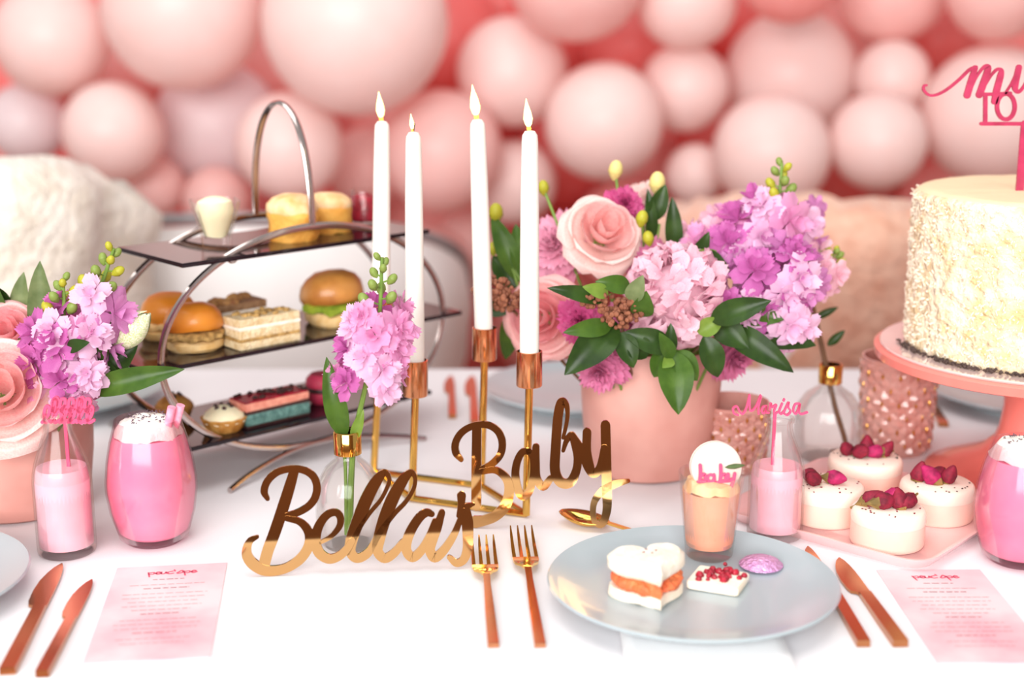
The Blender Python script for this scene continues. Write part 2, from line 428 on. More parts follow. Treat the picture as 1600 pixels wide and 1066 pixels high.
# ------------------------------------------------------------------ seats behind the table
def shell_chair(c, rz, name, label, rad, h_back, m):
    t = thing(name, label, 'chair', c, rz); n = 40
    seat = lathe([(rad * .2, .30), (rad * .88, .30), (rad * .97, .33), (rad * .98, .42), (rad * .9, .46), (rad * .2, .47)], n); part('seat', seat, m, t)
    v, f = [], []; rows = 9
    for i in range(n + 1):
        a = R(-15) + R(210) * i / n; q = sin(pi * i / n) ** .5; top = .52 + (h_back - .52) * q
        for j in range(2 * rows):
            jj = j if j < rows else 2 * rows - 1 - j; z = .25 + (top - .25) * jj / (rows - 1)
            e = .05 * sqrt(max(0, 1 - (jj / (rows - 1)) ** 4)) + .004
            rr = rad + (e if j < rows else -e) + .10 * (jj / (rows - 1)) ** 2; v.append((rr * cos(a), rr * sin(a), z))
    m2 = 2 * rows
    for i in range(n):
        for j in range(m2): j2 = (j + 1) % m2; f.append((i * m2 + j, (i + 1) * m2 + j, (i + 1) * m2 + j2, i * m2 + j2))
    f.append(tuple(range(m2))); f.append(tuple(n * m2 + j for j in range(m2 - 1, -1, -1)))
    part('backrest', (v, f), m, t)
    part('rim', tube([((rad + .10) * cos(R(-15) + R(210) * i / n) * 1.0, (rad + .10) * sin(R(-15) + R(210) * i / n), .535 + (h_back - .52) * sin(pi * i / n) ** .5) for i in range(n + 1)], .012, 8), 'frame_grey', t)
    for a in (45, 135, 225, 315):
        part('leg', tube([(rad * .6 * cos(R(a)), rad * .6 * sin(R(a)), .31), (rad * .8 * cos(R(a)), rad * .8 * sin(R(a)), 0)], [.02, .012], 8), 'frame_grey', t)
    return t
shell_chair((-.53, 3.05, 0), pi, 'tub_chair', 'white rounded tub chair standing behind the tiered stand', .33, .87, 'upholstery_white')
shell_chair((-1.07, 2.45, 0), pi, 'tub_chair', 'white tub chair hidden under the fluffy cream throw', .28, .93, 'upholstery_white')
shell_chair((.68, 2.85, 0), pi, 'tub_chair', 'tub chair under the peach throw behind the big bouquet', .28, .86, 'upholstery_white')
def throw(c, rad, z1, z0, a0, a1, name, label, m, seed, lean=.0):
    v, f = [], []; n, k = 54, 26
    for i in range(n + 1):
        a = R(a0) + R(a1 - a0) * i / n
        zt = z1; z1_ = z1 - .16 * abs(2 * i / n - 1) ** 3
        for j in range(k + 1):
            u = j / k                              # front hem -> over the rim -> back hem
            if u < .45: z = z0 + (z1_ - z0) * (u / .45); rr = rad - .055
            elif u < .55: q = (u - .45) / .1 * pi; z = z1_ + .055 * sin(q); rr = rad - .055 * cos(q)
            else: z = z1_ - (z1_ - z0) * ((u - .55) / .45); rr = rad + .055
            rr += .11 * max(0, (z - .25) / .75) ** 2
            d = .02 * sin(9 * a + seed) * (1 - abs(u - .5)); p = V((c[0] + (rr + d) * cos(a), c[1] + (rr + d) * sin(a), z))
            p += mn.noise_vector(p * 9 + V((seed, 0, 0))) * .018 + mn.noise_vector(p * 40) * .010; v.append(tuple(p))
    for i in range(n):
        for j in range(k): b = i * (k + 1) + j; f.append((b, b + 1, b + k + 2, b + k + 1))
    o = part(name, (v, f), m, ang=180); sol = o.modifiers.new('thickness', 'SOLIDIFY'); sol.thickness = .02; sol.offset = 1
    return tag(o, label, 'throw')
throw((-1.07, 2.45), .28, .985, .42, 150, 385, 'fur_throw', 'fluffy cream fur throw draped over the chair at the frame edge', 'fur_cream', 1.)
throw((.68, 2.85), .28, .865, .40, 150, 385, 'fur_throw', 'peach fur throw draped over the chair behind the big bouquet', 'fur_blush', 5.)

# ------------------------------------------------------------------ table
Y0, Y1, XH = U(800, 1060).y, U(800, 577).y, 1.45
tb = thing('dining_table', 'long table hidden under the white cloth', 'table', (0, (Y0 + Y1) / 2, 0))
part('tabletop', box(2 * XH - .02, Y1 - Y0 - .02, .03, TZ - .035), 'wood', tb)
for sx in (-1, 1):
    for sy in (-1, 1): part('leg', mv(box(.06, .06, TZ - .035), sx * (XH - .1), sy * ((Y1 - Y0) / 2 - .08)), 'wood', tb)
def cloth():
    out = rrect(2 * XH, Y1 - Y0, .02, 3); per = []
    for i in range(len(out)):                         # resample the outline densely for the folds
        a, b = V(out[i]), V(out[(i + 1) % len(out)]); k = max(1, int((b - a).length / .03))
        per += [a + (b - a) * (q / k) for q in range(k)]
    n = len(per); rows = [(0, 0), (.004, -.004), (.006, -.03), (.012, -.12), (.02, -.3), (.028, -.5)]; v = []
    for d, z in rows:
        for i, p in enumerate(per):
            l = V((p.x / XH, p.y / (Y1 - Y0) * 2)); o = V((1 if l.x > .99 else -1 if l.x < -.99 else 0, 1 if l.y > .97 else -1 if l.y < -.97 else 0))
            fold = (1 + .9 * sin(p.x * 23 + p.y * 19) + .4 * sin(p.x * 41)) * d * (1 if z < -.02 else .3); q = p + o * (d + max(0, fold) * .8); v.append((q.x, q.y, z))
    f = [tuple(range(n))]
    for i in range(len(rows) - 1):
        for k in range(n): k2 = (k + 1) % n; f.append(((i + 1) * n + k, (i + 1) * n + k2, i * n + k2, i * n + k))
    return v, f
tc_ = part('tablecloth', cloth(), 'cloth', M=Matrix.Translation((0, (Y0 + Y1) / 2, TZ)), ang=30)
tag(tc_, 'plain white tablecloth covering the whole party table', 'tablecloth')

# napkin hanging from under the front plate over the table edge
A, B = U(968, 990), U(1218, 990); xn, wn = (A.x + B.x) / 2, B.x - A.x
def napkin():
    pth = [(1.24, .003), (1.12, .003), (Y0 + .01, .003), (Y0 - .012, -.006), (Y0 - .03, -.04), (Y0 - .04, -.2)]; v, f = [], []; n = 12
    for y, z in pth:
        for i in range(n + 1): v.append((xn + wn * (i / n - .5), y + (.004 * sin(i * 1.3) if z < -.03 else 0), TZ + z))
    for i in range(len(pth) - 1):
        for k in range(n): b = i * (n + 1) + k; f.append((b, b + 1, b + n + 2, b + n + 1))
    return v, f
o = part('napkin', napkin(), 'napkin'); o.modifiers.new('thickness', 'SOLIDIFY').thickness = .002
tag(o, 'folded white napkin running from under the front plate over the table edge', 'napkin')

# ------------------------------------------------------------------ plates
PR = .131
def plate_mesh():
    p = [(.001, .006), (.07, .006), (.075, .0), (.08, .0), (.082, .006), (.112, .014), (PR - .003, .0205), (PR, .0225), (PR - .0015, .0245), (.118, .0215), (.105, .0165), (.085, .0145), (.001, .0135)]
    return mesh('plate', lathe(p, 72, True, True), 'plate_grey', ang=50)
PM = plate_mesh()
def plate(px, py, label):
    o = put('dinner_plate', PM, M=Matrix.Translation(V((*U(px, py, .022).xy, TZ)))); return tag(o, label, 'plate', 'grey dinner plates')
pc = U(1082, 906, .022); plate(1082, 906, 'pale grey plate holding the heart sandwich and mousse glass')
plate(-190, 903, 'pale grey plate cut by the frame edge beside the copper knives')
plate(905, 603, 'blurred grey plate half hidden behind the big blush pot')
plate(1602, 606, 'blurred grey plate behind the coral cake stand')
plate(104, 606, 'blurred grey plate behind the pot of roses and tulip')
PZ = .0146                                             # the plate's flat above the table

# ------------------------------------------------------------------ cutlery
def bar(pts, n=8):                            # pts: (x, y0, y1, z, thick): a flat metal strip along x
    v, f = [], []
    for x, y0, y1, z, t in pts: v += [(x, y0, z), (x, y1, z), (x, y1, z + t), (x, y0, z + t)]
    for i in range(len(pts) - 1):
        for k in range(4): a, b = i * 4 + k, i * 4 + (k + 1) % 4; f.append((a, b, b + 4, a + 4))
    f.append((3, 2, 1, 0)); e = (len(pts) - 1) * 4; f.append((e, e + 1, e + 2, e + 3)); return v, f
def along(a, b, name, label, cat, group):
    a, b = U(*a), U(*b); d = b - a; return thing(name, label, cat, V((a.x, a.y, TZ)), math.atan2(d.y, d.x), group), d.length
def fork(a, b, label):
    t, L = along(a, b, 'dessert_fork', label, 'fork', 'gold forks beside the front plate')
    h = .0048
    part('handle', bar([(0, -h, h, .0005, .0035), (.004, -h, h, .0003, .0042), (L * .3, -h * .85, h * .85, .002, .0038), (L * .50, -h * .65, h * .65, .006, .0034), (L * .60, -.0032, .0032, .009, .003)]), 'rose_gold', t)
    part('head', bar([(L * .595, -.0032, .0032, .009, .003), (L * .63, -.006, .006, .0085, .0028), (L * .66, -.0108, .0108, .0072, .0022), (L * .70, -.0125, .0125, .0058, .002), (L * .74, -.0125, .0125, .005, .002)]), 'gold', t)
    for k in range(4):
        c = -.0125 + .0036 / 2 + k * (.025 - .0036) / 3; part('tine', bar([(L * .735, c - .0018, c + .0018, .005, .002), (L * .85, c - .0016, c + .0016, .006, .0018), (L * .94, c - .0013, c + .0013, .009, .0016), (L, c - .0006, c + .0006, .0135, .001)]), 'gold', t)
def knife(a, b, label, flip=1, w=1.):
    t, L = along(a, b, 'table_knife', label, 'knife', 'copper toned knives'); h = .0056 * w
    part('handle', bar([(0, -h, h, .0005, .006), (.003, -h, h, .0, .0068), (L * .25, -h * .95, h * .95, .0, .0062), (L * .55, -h * .85, h * .85, .0008, .0048)]), 'copper', t)
    out = [(.55, -.85 * h, .85 * h), (.565, -.9 * h, 1.0 * h), (.58, -.9 * h, 1.75 * h), (.62, -.9 * h, 2.0 * h), (.72, -.9 * h, 2.1 * h), (.82, -.85 * h, 1.9 * h), (.90, -.7 * h, 1.4 * h), (.96, -.45 * h, .8 * h), (1., -.1 * h, .1 * h)]
    part('blade', bar([(L * x, (y0 if flip > 0 else -y1), (y1 if flip > 0 else -y0), .0012, .0026 - .0014 * (x - .55)) for x, y0, y1 in out]), 'copper', t)
fork((771, 1013), (754, 857), 'gold fork nearer the gold lettering, beside the grey plate')
fork((844, 1013), (814, 842), 'gold fork nearest the rim of the grey plate')
knife((12, 1056), (97, 885), 'larger copper knife nearest the plate at the frame edge', 1, 1.15)
knife((66, 1060), (144, 910), 'smaller copper knife beside the pink menu card and milk bottle', 1, .95)
knife((1407, 1012), (1311, 876), 'copper knife between the grey plate and the menu card', 1, 1.15)
knife((1349, 1012), (1262, 858), 'copper knife tucked partly under the rim of the grey plate', 1, 1.0)
knife((707, 655), (705, 590), 'blurred copper knife standing out behind the gold lettering, thinner one', 1, .9)
knife((742, 665), (738, 590), 'blurred copper knife beside the candle holder at the far plate', 1, 1.0)
knife((1474, 668), (1450, 622), 'blurred copper knife poking out behind the pink votive under the cake', 1, 1.1)
a, b = U(962, 832), U(876, 815)
t = thing('dessert_spoon', 'gold spoon lying behind the grey plate, bowl towards the tail of the y', 'spoon', V((a.x, a.y, TZ)), math.atan2(b.y - a.y, b.x - a.x)); L = (b - a).length
v, f = [], []
for i in range(13):
    u = i / 12; w_ = .0165 * max(.12, sin(pi * min(1, u * .93 + .05)) ** .6)
    for k in range(7):
        q = k / 6 * 2 - 1; v.append((L * .15 + L * .85 * u, q * w_, .011 - .009 * (1 - q * q) * sin(pi * u) + .004 * (u - .5)))
for i in range(12):
    for k in range(6): c = i * 7 + k; f.append((c, c + 7, c + 8, c + 1))
o = part('bowl', (v, f), 'gold', t); o.modifiers.new('thickness', 'SOLIDIFY').thickness = .0014
part('handle', bar([(-.085, -.0035, .0035, .001, .002), (-.03, -.003, .003, .003, .002), (L * .2, -.0025, .0025, .008, .002)]), 'gold', t)

# ------------------------------------------------------------------ menu cards
def menu(c4, label, seed):
    q = [U(*p) for p in c4]; c = sum(q, V()) / 4; ex = ((q[1] - q[0]) + (q[2] - q[3])); W = ex.length / 2; H = ((q[0] - q[3]) + (q[1] - q[2])).length / 2
    t = thing('menu_card', label, 'card', V((c.x, c.y, TZ)), math.atan2(ex.y, ex.x) if abs(ex.y) < .5 else 0, 'pink menu cards')
    ey = ((q[0] - q[3]) + (q[1] - q[2])); sh = (ey.x * cos(-t.rotation_euler.z) - ey.y * sin(-t.rotation_euler.z)) / max(1e-6, ey.y)
    ang = math.atan2(-ey.x, ey.y); t.matrix_basis = Matrix.Translation(V((c.x, c.y, TZ))) @ Matrix.Rotation(ang, 4, 'Z')
    part('card', box(W, H, .0008, .0002), 'paper_pink', t)
    rnd = random.Random(seed); z = .00115
    k = W / 100; ms = []; x = -20 * k; yb = H * .40       # the curling title line
    def st(pts): ms.append([(p[0] * k, p[1] * k) for p in pts])
    X = -20
    for g in ('p', 'e', 'u', 'c', "'", 's', 'p', 'e'):
        if g == 'p': st([(X, 4), (X + 2, -6)]); st([(X + 1, 3), (X + 5, 4), (X + 5, 0), (X + 1, 0)]); X += 7
        elif g == 'e': st([(X, 1), (X + 4, 3), (X + 2, 5), (X, 2), (X + 2, -1), (X + 5, 1)]); X += 5
        elif g == 'u': st([(X, 4), (X, 0), (X + 3, 0), (X + 4, 4), (X + 5, 0)]); X += 6
        elif g == 'c': st([(X + 4, 5), (X, 3), (X + 1, -1), (X + 5, 0)]); X += 5
        elif g == "'": st([(X, 8), (X + 1, 5)]); X += 3
        else: st([(X, 0), (X + 4, 6), (X + 5, 1), (X + 1, -1)]); X += 6
    tv = join(*[[(a[0], a[2] + yb, z + a[1]) for a in ribbon(s_, 1.5 * k, .0001)[0]] and ([(a[0], a[2] + yb, z + a[1]) for a in ribbon(s_, 1.5 * k, .0001)[0]], ribbon(s_, 1.5 * k, .0001)[1]) for s_ in ms])
    part('title_print', tv, 'ink_red', t, label='curly red title line')
    v, f = [], []; y = H * .33
    for ln, (half, wt) in enumerate(((14, 1.5), (33, .8), (20, 1.7), (37, .8), (36, .8), (30, .8), (34, .8), (25, 1.0), (16, 1.7), (32, .8), (36, .8), (34, .8), (18, 1.6), (30, .8), (26, .8))):
        X = -half
        while X < half:
            l = rnd.uniform(3, 8); X2 = min(half, X + l); b = len(v); hh = wt * k
            v += [(X * k, y, z), (X2 * k, y, z), (X2 * k, y + hh, z), (X * k, y + hh, z)]; f.append((b, b + 1, b + 2, b + 3)); X = X2 + rnd.uniform(1, 2)
        y -= H * (.058 if wt > 1.2 else .044)
    part('body_print', (v, f), 'ink_grey', t, label='rows of faint grey print', kind='stuff', smooth=False)
menu([(186, 885), (353, 885), (328, 1034), (131, 1034)], 'pink watercolour menu card beside the smaller copper knife', 3)
menu([(1368, 892), (1532, 892), (1652, 1038), (1466, 1038)], 'pink watercolour menu card in front of the square tray of round cakes', 5)

# ------------------------------------------------------------------ gold lettering signs
pl = Plane(U(430, 901), U(880, 884), R(6))
t = thing('name_sign', 'gold mirror lettering reading Bella\'s standing in front of the bud vase', 'sign', pl.O, pl.rot); t.matrix_basis = pl.M
o1, s1, o2 = (370, 710), 5.33, (550, 710)
letters(t, pl, o1, s1, [
    [([(475, 150), (440, 270), (390, 430), (320, 640), (260, 800), (225, 930)], [80, 92, 98, 98, 95, 95]),
     ([(256, 372), (228, 310), (255, 225), (335, 152), (450, 122), (560, 135), (638, 188), (668, 275), (648, 370), (590, 440), (500, 490), (420, 512)], [38, 62, 62, 60, 58, 60, 62, 66, 66, 62, 60, 55]),
     ([(420, 535), (520, 562), (585, 625), (608, 705), (585, 795), (520, 880), (420, 945), (320, 970), (220, 965), (135, 915), (88, 850), (85, 780), (112, 722), (170, 690)], [50, 58, 72, 82, 85, 85, 80, 85, 92, 95, 88, 72, 55, 30])],
    [([(700, 735), (790, 680), (855, 600), (862, 525), (820, 485), (745, 512), (680, 605), (655, 720), (685, 820), (765, 872), (850, 850), (915, 790), (960, 720)], [30, 40, 55, 62, 60, 68, 78, 88, 88, 82, 75, 65, 55])]], 'gold_sign')
letters(t, pl, o2, s1, [
    [([(-40, 820), (60, 620), (150, 490), (240, 380), (300, 260), (308, 190), (265, 158), (200, 230), (120, 380), (50, 560), (-5, 720), (-12, 815), (40, 868), (120, 835), (190, 750)], [50, 40, 34, 34, 34, 36, 60, 95, 108, 108, 100, 85, 80, 75, 60])],
    [([(150, 800), (240, 640), (350, 500), (450, 395), (515, 280), (524, 190), (482, 158), (410, 240), (330, 390), (265, 560), (222, 720), (215, 812), (272, 868), (350, 825), (425, 735)], [60, 50, 40, 36, 34, 36, 60, 95, 108, 108, 100, 85, 82, 75, 60])],
    [([(665, 500), (625, 488), (570, 520), (505, 610), (460, 715), (455, 805), (505, 860), (575, 805), (640, 690), (690, 560)], [50, 68, 76, 82, 84, 82, 82, 75, 60, 50]),
     ([(748, 488), (710, 610), (668, 725), (650, 800), (690, 862), (765, 800), (845, 680), (895, 560), (930, 470)], [58, 78, 82, 84, 84, 76, 62, 50, 45])],
    [([(912, 345), (908, 420), (882, 515)], [76, 58, 28])],
    [([(948, 450), (960, 560), (966, 680), (962, 790), (930, 880), (870, 908), (812, 862)], [70, 100, 92, 82, 72, 66, 44]), ([(915, 440), (960, 432), (1012, 418)], [40, 48, 26])]], 'gold_sign')
pl = Plane(U(770, 827), U(945, 834), R(5))
t = thing('name_sign', 'gold mirror lettering reading Baby standing under the candles', 'sign', pl.O, pl.rot); t.matrix_basis = pl.M
letters(t, pl, (690, 610), 4.6375, [
    [([(255, 262), (252, 500), (250, 840)], [68, 70, 72]),
     ([(142, 505), (104, 455), (100, 385), (142, 310), (220, 262), (320, 250), (400, 290), (438, 370), (428, 460), (370, 530), (290, 575)], [34, 54, 54, 52, 50, 50, 52, 54, 54, 52, 48]),
     ([(285, 590), (390, 580), (468, 640), (490, 730), (460, 840), (390, 910), (305, 945), (240, 955)], [46, 50, 62, 72, 78, 78, 76, 90])],
    [([(632, 442), (582, 452), (544, 530), (534, 630), (560, 740), (600, 770), (640, 720), (662, 620), (660, 500), (632, 442)], [44, 52, 56, 58, 60, 62, 58, 48, 42, 44]),
     ([(683, 412), (683, 520), (690, 640), (735, 700), (790, 640)], [52, 56, 58, 60, 50])]], 'gold_sign')
letters(t, pl, (830, 610), 4.44, [
    [([(222, 330), (245, 230), (252, 150), (240, 95), (208, 85), (185, 190), (170, 400), (165, 560), (205, 640), (270, 640), (312, 560), (322, 470), (302, 370), (280, 312), (245, 350), (222, 420)], [26, 28, 30, 40, 62, 66, 68, 70, 70, 68, 60, 56, 54, 50, 38, 26])],
    [([(285, 312), (345, 410), (392, 530), (435, 578), (480, 530), (508, 400)], [45, 55, 60, 62, 56, 50]), ([(387, 290), (386, 420), (410, 540)], [60, 60, 58]),
     ([(515, 242), (520, 480), (525, 700), (525, 830), (495, 925), (450, 925), (428, 860), (440, 770), (500, 695), (580, 652), (672, 630)], [66, 70, 68, 60, 50, 40, 40, 46, 56, 56, 30])]], 'gold_sign')

# ------------------------------------------------------------------ candle holder and candles
B2, B4 = U(644, 784), U(822, 809); B3 = U(752, 764); B1 = U(584, 742)
t = thing('candle_holder', 'gold rod candle holder with four cups on thin stems', 'candle holder', V((*((B1 + B2 + B3 + B4) / 4).xy, TZ)))
def gpt(p, h): return (p.x, p.y, TZ + h)
loop = [gpt(p, .004) for p in (B1, B2, B4, B3)]
for k in range(4): part('base_bar', tube([loop[k], loop[(k + 1) % 4]], .0036, 8), 'gold', t, world=True)
def hgt(B, py): d = ray(0, py); k = B.y / d.y; return CAM.z + d.z * k - TZ
for B, cx, cyb, cyt, tpx, tpy, lab, seed in (
    (B1, 595, 520, 468, 597, 190, 'white taper candle behind the single pink stock flower', 1), (B2, 649, 618, 563, 646, 207, 'white taper candle with the faintest flame, in the lowest cup', 2),
    (B3, 757, 562, 512, 746, 187, 'white taper candle with the tallest flame, in the far cup behind the gold B', 3), (B4, 827, 603, 549, 828, 205, 'white taper candle nearest the big bouquet, above the gold a', 4)):
    hb, ht = hgt(B, cyb), hgt(B, cyt); c0, c1 = D(cx, cyb, B.y), D(cx, cyt, B.y)
    part('stem', tube([gpt(B, .003), c0], .0042, 10), 'gold', t, world=True)
    ax = (D(tpx, tpy, B.y) - c1); r = .0128
    Mc = T(c0, c1 - c0)
    part('cup', lathe([(.003, -.002), (r, 0), (r + .0006, .001), (r + .0006, ht - hb), (r - .001, ht - hb + .0004), (r - .0012, .004), (.002, .004)], 28), 'rose_gold', t, Mc, world=True)
    base = c1 - (c1 - c0) * .85; L = (D(tpx, tpy, B.y) - base).length
    cn = thing('taper_candle', lab, 'candle', base, group='white taper candles in the gold holder'); Mx = T(base, D(tpx, tpy, B.y) - base)
    part('wax', lathe([(.0098, 0), (.0100, L * .3), (.0092, L * .75), (.0082, L * .96), (.0075, L * .985), (.005, L), (.001, L + .001)], 20), 'candle_wax', cn, Mx, world=True)
    part('wick', tube([(0, 0, L), (.0004, 0, L + .005), (.0012, 0, L + .009)], .0009, 6), 'wick', cn, Mx, world=True)
    fs = .55 if seed == 2 else 1.15 if seed == 3 else 1.
    fl = part('flame', lathe([(.0005, -.001), (.0034 * fs, .004 * fs), (.0046 * fs, .009 * fs), (.0036 * fs, .016 * fs), (.0016 * fs, .023 * fs), (.0003, .029 * fs)], 14), 'flame', cn, Mx @ T((-.001, 0, L + .003), (-.10, 0, 1)), world=True)
    part('flame_core', lathe([(.0005, -.004), (.0024 * fs, -.001), (.0018 * fs, .003), (.0004, .006)], 10), 'flame_core', fl, T((0, 0, 0)))

# ------------------------------------------------------------------ glass shells
def shell(outer, wall, floor_t):              # outer profile (r, z) bottom to rim -> closed hollow vessel
    inner = [(max(r - wall, .001), z) for r, z in outer if z > floor_t]
    inner = [(inner[0][0], floor_t + .0005)] + inner[1:]
    return outer + [(outer[-1][0] - wall * .5, outer[-1][1] + wall * .3)] + inner[::-1] + [(.001, floor_t)]
def base_at(px, py, r):                       # centre on the table of a round foot whose front edge is seen at (px, py)
    p = U(px, py); return V((p.x * (p.y + r) / p.y, p.y + r, TZ))

# ------------------------------------------------------------------ stemless glasses of pink drink
def pink_glass(px, py, rpx, hpx, label, seed, straw):
    p = U(px, py); r = rpx * mpp(p); c = base_at(px, py, r * .62); H = hpx * mpp(c) / cos(PITCH) * .98
    t = thing('stemless_glass', label, 'glass', c, group='stemless glasses of pink drink')
    pr = [(.001, .0), (.58, .0), (.66, .02), (.80, .10), (.93, .25), (1.0, .42), (1.0, .50), (.95, .66), (.86, .82), (.76, .94), (.72, 1.0)]
    o = [(a * r, z * H) for a, z in pr]
    part('glass_wall', lathe(shell(o, .0016, .006), 56), 'pink_glass', t)
    liq = [(.001, .008)] + [(max(.001, a * r - .0021), max(.008, z * H)) for a, z in pr[1:9]]; liq.append((.80 * r - .002, H * .875)); liq.append((.001, H * .885))
    part('drink', lathe(liq, 48), 'drink', t)
    rnd = random.Random(seed); ms = []
    fo = wob(lathe([(.001, H * .88)] + [(r * (.80 - .10 * k / 5) * cos(k / 5 * pi / 2 * .92) ** .4 - .0022, H * (.88 + .13 * sin(k / 5 * pi / 2))) for k in range(6)] + [(.001, H * 1.015)], 32), .0035, 90, seed)
    part('whipped_cream', fo, 'cream', t)
    for _ in range(60):
        a, q = rnd.uniform(0, 2 * pi), sqrt(rnd.random()) * r * .52; M = T((q * cos(a), q * sin(a), H * 1.0 + .0035 * (1 - q / r)), (rnd.uniform(-1, 1), rnd.uniform(-1, 1), rnd.uniform(-.3, .3)))
        ms.append(xf(tube([(0, 0, -.0012), (0, 0, .0012)], .0005, 5), M))
    part('sprinkles', join(*ms), 'sprinkle', t, kind='stuff')
    if straw:
        for k, (x0, x1) in enumerate(((.30, .62), (.42, .78))):
            part('straw', tube([(x0 * r * .5, -.005 + k * .007, H * .5), (x1 * r, -.012 + k * .007, H * 1.12)], .0042, 10), 'straw', t)
    return t
pink_glass(243, 860, 71, 196, 'pink drink with speckled cream and straw, between milk bottle and menu card', 3, True)
pink_glass(1590, 893, 76, 190, 'pink drink with white cream cut by the frame edge below the cake stand', 4, False)

# ------------------------------------------------------------------ milk bottles with name toppers
def milk_bottle(px, py, rpx, hpx, fill, label):
    p = U(px, py); r = rpx * mpp(p); c = base_at(px, py, r); H = hpx * mpp(c) / cos(PITCH) * .99
    t = thing('milk_bottle', label, 'bottle', c, group='small glass bottles of pink milk')
    pr = [(.001, 0), (.86, 0), (.96, .012), (1.0, .035), (1.0, .52), (.97, .58), (.88, .66), (.68, .77), (.52, .86), (.47, .92), (.46, .955), (.52, .962), (.53, .985), (.50, 1.0)]
    part('glass_wall', lathe(shell([(a * r, z * H) for a, z in pr], .002, .008), 48), 'glass', t)
    lq = [(.001, .0095)] + [(max(.001, a * r - .0026), max(.0095, z * H)) for a, z in pr[1:] if z < fill] + [(r * (1.0 if fill < .55 else .93) - .0028, H * fill), (.001, H * fill)]
    part('milk', lathe(lq, 40), 'milk', t)
    return t, c, H, r
t1, c1, H1, r1 = milk_bottle(107, 880, 46, 222, .62, 'glass bottle of pink milk beside the rose pot and the pink drink')
t2, c2, H2, r2 = milk_bottle(1209, 853, 44, 190, .60, 'glass bottle of pink milk with the Marisa topper, behind the grey plate')
pl = Plane(V((c2.x, c2.y, TZ)), V((c2.x + 1, c2.y + .08, TZ)))
t = thing('name_topper', 'pink cut-out name topper reading Marisa stuck in the milk bottle', 'topper', pl.O, pl.rot)
ws = 34
letters(t, pl, (1130, 600), 10.66, [
    [([(250, 520), (180, 490), (170, 410), (230, 380), (280, 470), (330, 500), (390, 400), (440, 190)], ws), ([(440, 190), (450, 440), (540, 390), (630, 190), (590, 380), (590, 500)], ws)],
    [([(720, 370), (665, 385), (640, 455), (680, 490), (715, 420), (722, 365), (715, 470), (760, 480)], ws)],
    [([(770, 430), (795, 320), (810, 390), (885, 350), (850, 450), (860, 500), (910, 470)], ws)],
    [([(1020, 260), (1010, 285)], ws), ([(985, 330), (940, 450), (965, 505), (1030, 440)], ws)],
    [([(1010, 480), (1090, 310), (1085, 390), (1125, 460), (1070, 520), (1020, 500)], ws)],
    [([(1270, 330), (1200, 345), (1170, 450), (1210, 500), (1255, 420), (1280, 335), (1262, 460), (1300, 505), (1400, 475)], ws)]], 'topper_pink', .0022)
k0 = pl.m(1211, 648); k1 = pl.m(1211, 752)
part('stick', ribbon([(k0[0], k0[1]), (k0[0], k1[1])], .0032, .0022), 'topper_pink', t)
pl = Plane(V((c1.x, c1.y, TZ)), V((c1.x + 1, c1.y - .05, TZ)))
t = thing('name_topper', 'blurred pink curly topper stuck in the milk bottle before the rose pot', 'topper', pl.O, pl.rot)
lt = []
for k in range(6):
    X = 66 + k * 13.5; hh = 20 if k in (1, 4) else 11
    lt.append([([(X, 660), (X + 9, 656 - hh * .6), (X + 11, 652 - hh * 1.3), (X + 6, 651 - hh * 1.4), (X + 3, 652 - hh * .4), (X + 5, 660), (X + 13, 657)], 5.2)])
for k in range(5):
    X = 78 + k * 13; lt.append([([(X, 644), (X + 9, 636), (X + 11, 626), (X + 5, 624), (X + 3, 634), (X + 6, 644), (X + 13, 640)], 4.6)])
letters(t, pl, (0, 0), 1., lt, 'topper_pink', .0022)
k0 = pl.m(101, 655); k1 = pl.m(101, 745)
part('stick', ribbon([(k0[0], k0[1]), (k0[0], k1[1])], .0032, .0022), 'topper_pink', t)

# ------------------------------------------------------------------ bud vases
def bud_vase(px, py, rpx, hpx, label, water):
    p = U(px, py); r = rpx * mpp(p); c = base_at(px, py, r * .8); H = hpx * mpp(c) / cos(PITCH)
    t = thing('bud_vase', label, 'vase', c, group='round glass bud vases with gold necks')
    nk = .0125
    o = [(.001, 0), (r * .75, 0), (r * .93, .006), (r, H * .22), (r, H * .42), (r * .93, H * .56), (r * .70, H * .68), (r * .40, H * .755), (nk, H * .79), (nk - .0006, H * .86), (nk - .0004, H * .99)]
    part('glass_wall', lathe(shell(o, .0016, .005), 44), 'glass', t)
    part('gold_neck', lathe([(nk + .0002, H * .80), (nk + .0012, H * .805), (nk + .0014, H * .99), (nk + .0005, H), (nk - .001, H), (nk - .0003, H * .995), (nk - .0003, H * .80)], 28), 'gold', t, label='gold neck band')
    return t, c, H, r
v1, vc1, vH1, vr1 = bud_vase(548, 866, 53, 180, 'round clear bud vase behind the gold Bella\'s lettering', .5)
v2, vc2, vH2, vr2 = bud_vase(1290, 728, 54, 146, 'round clear bud vase behind the round cakes, holding a brown twig', 0)

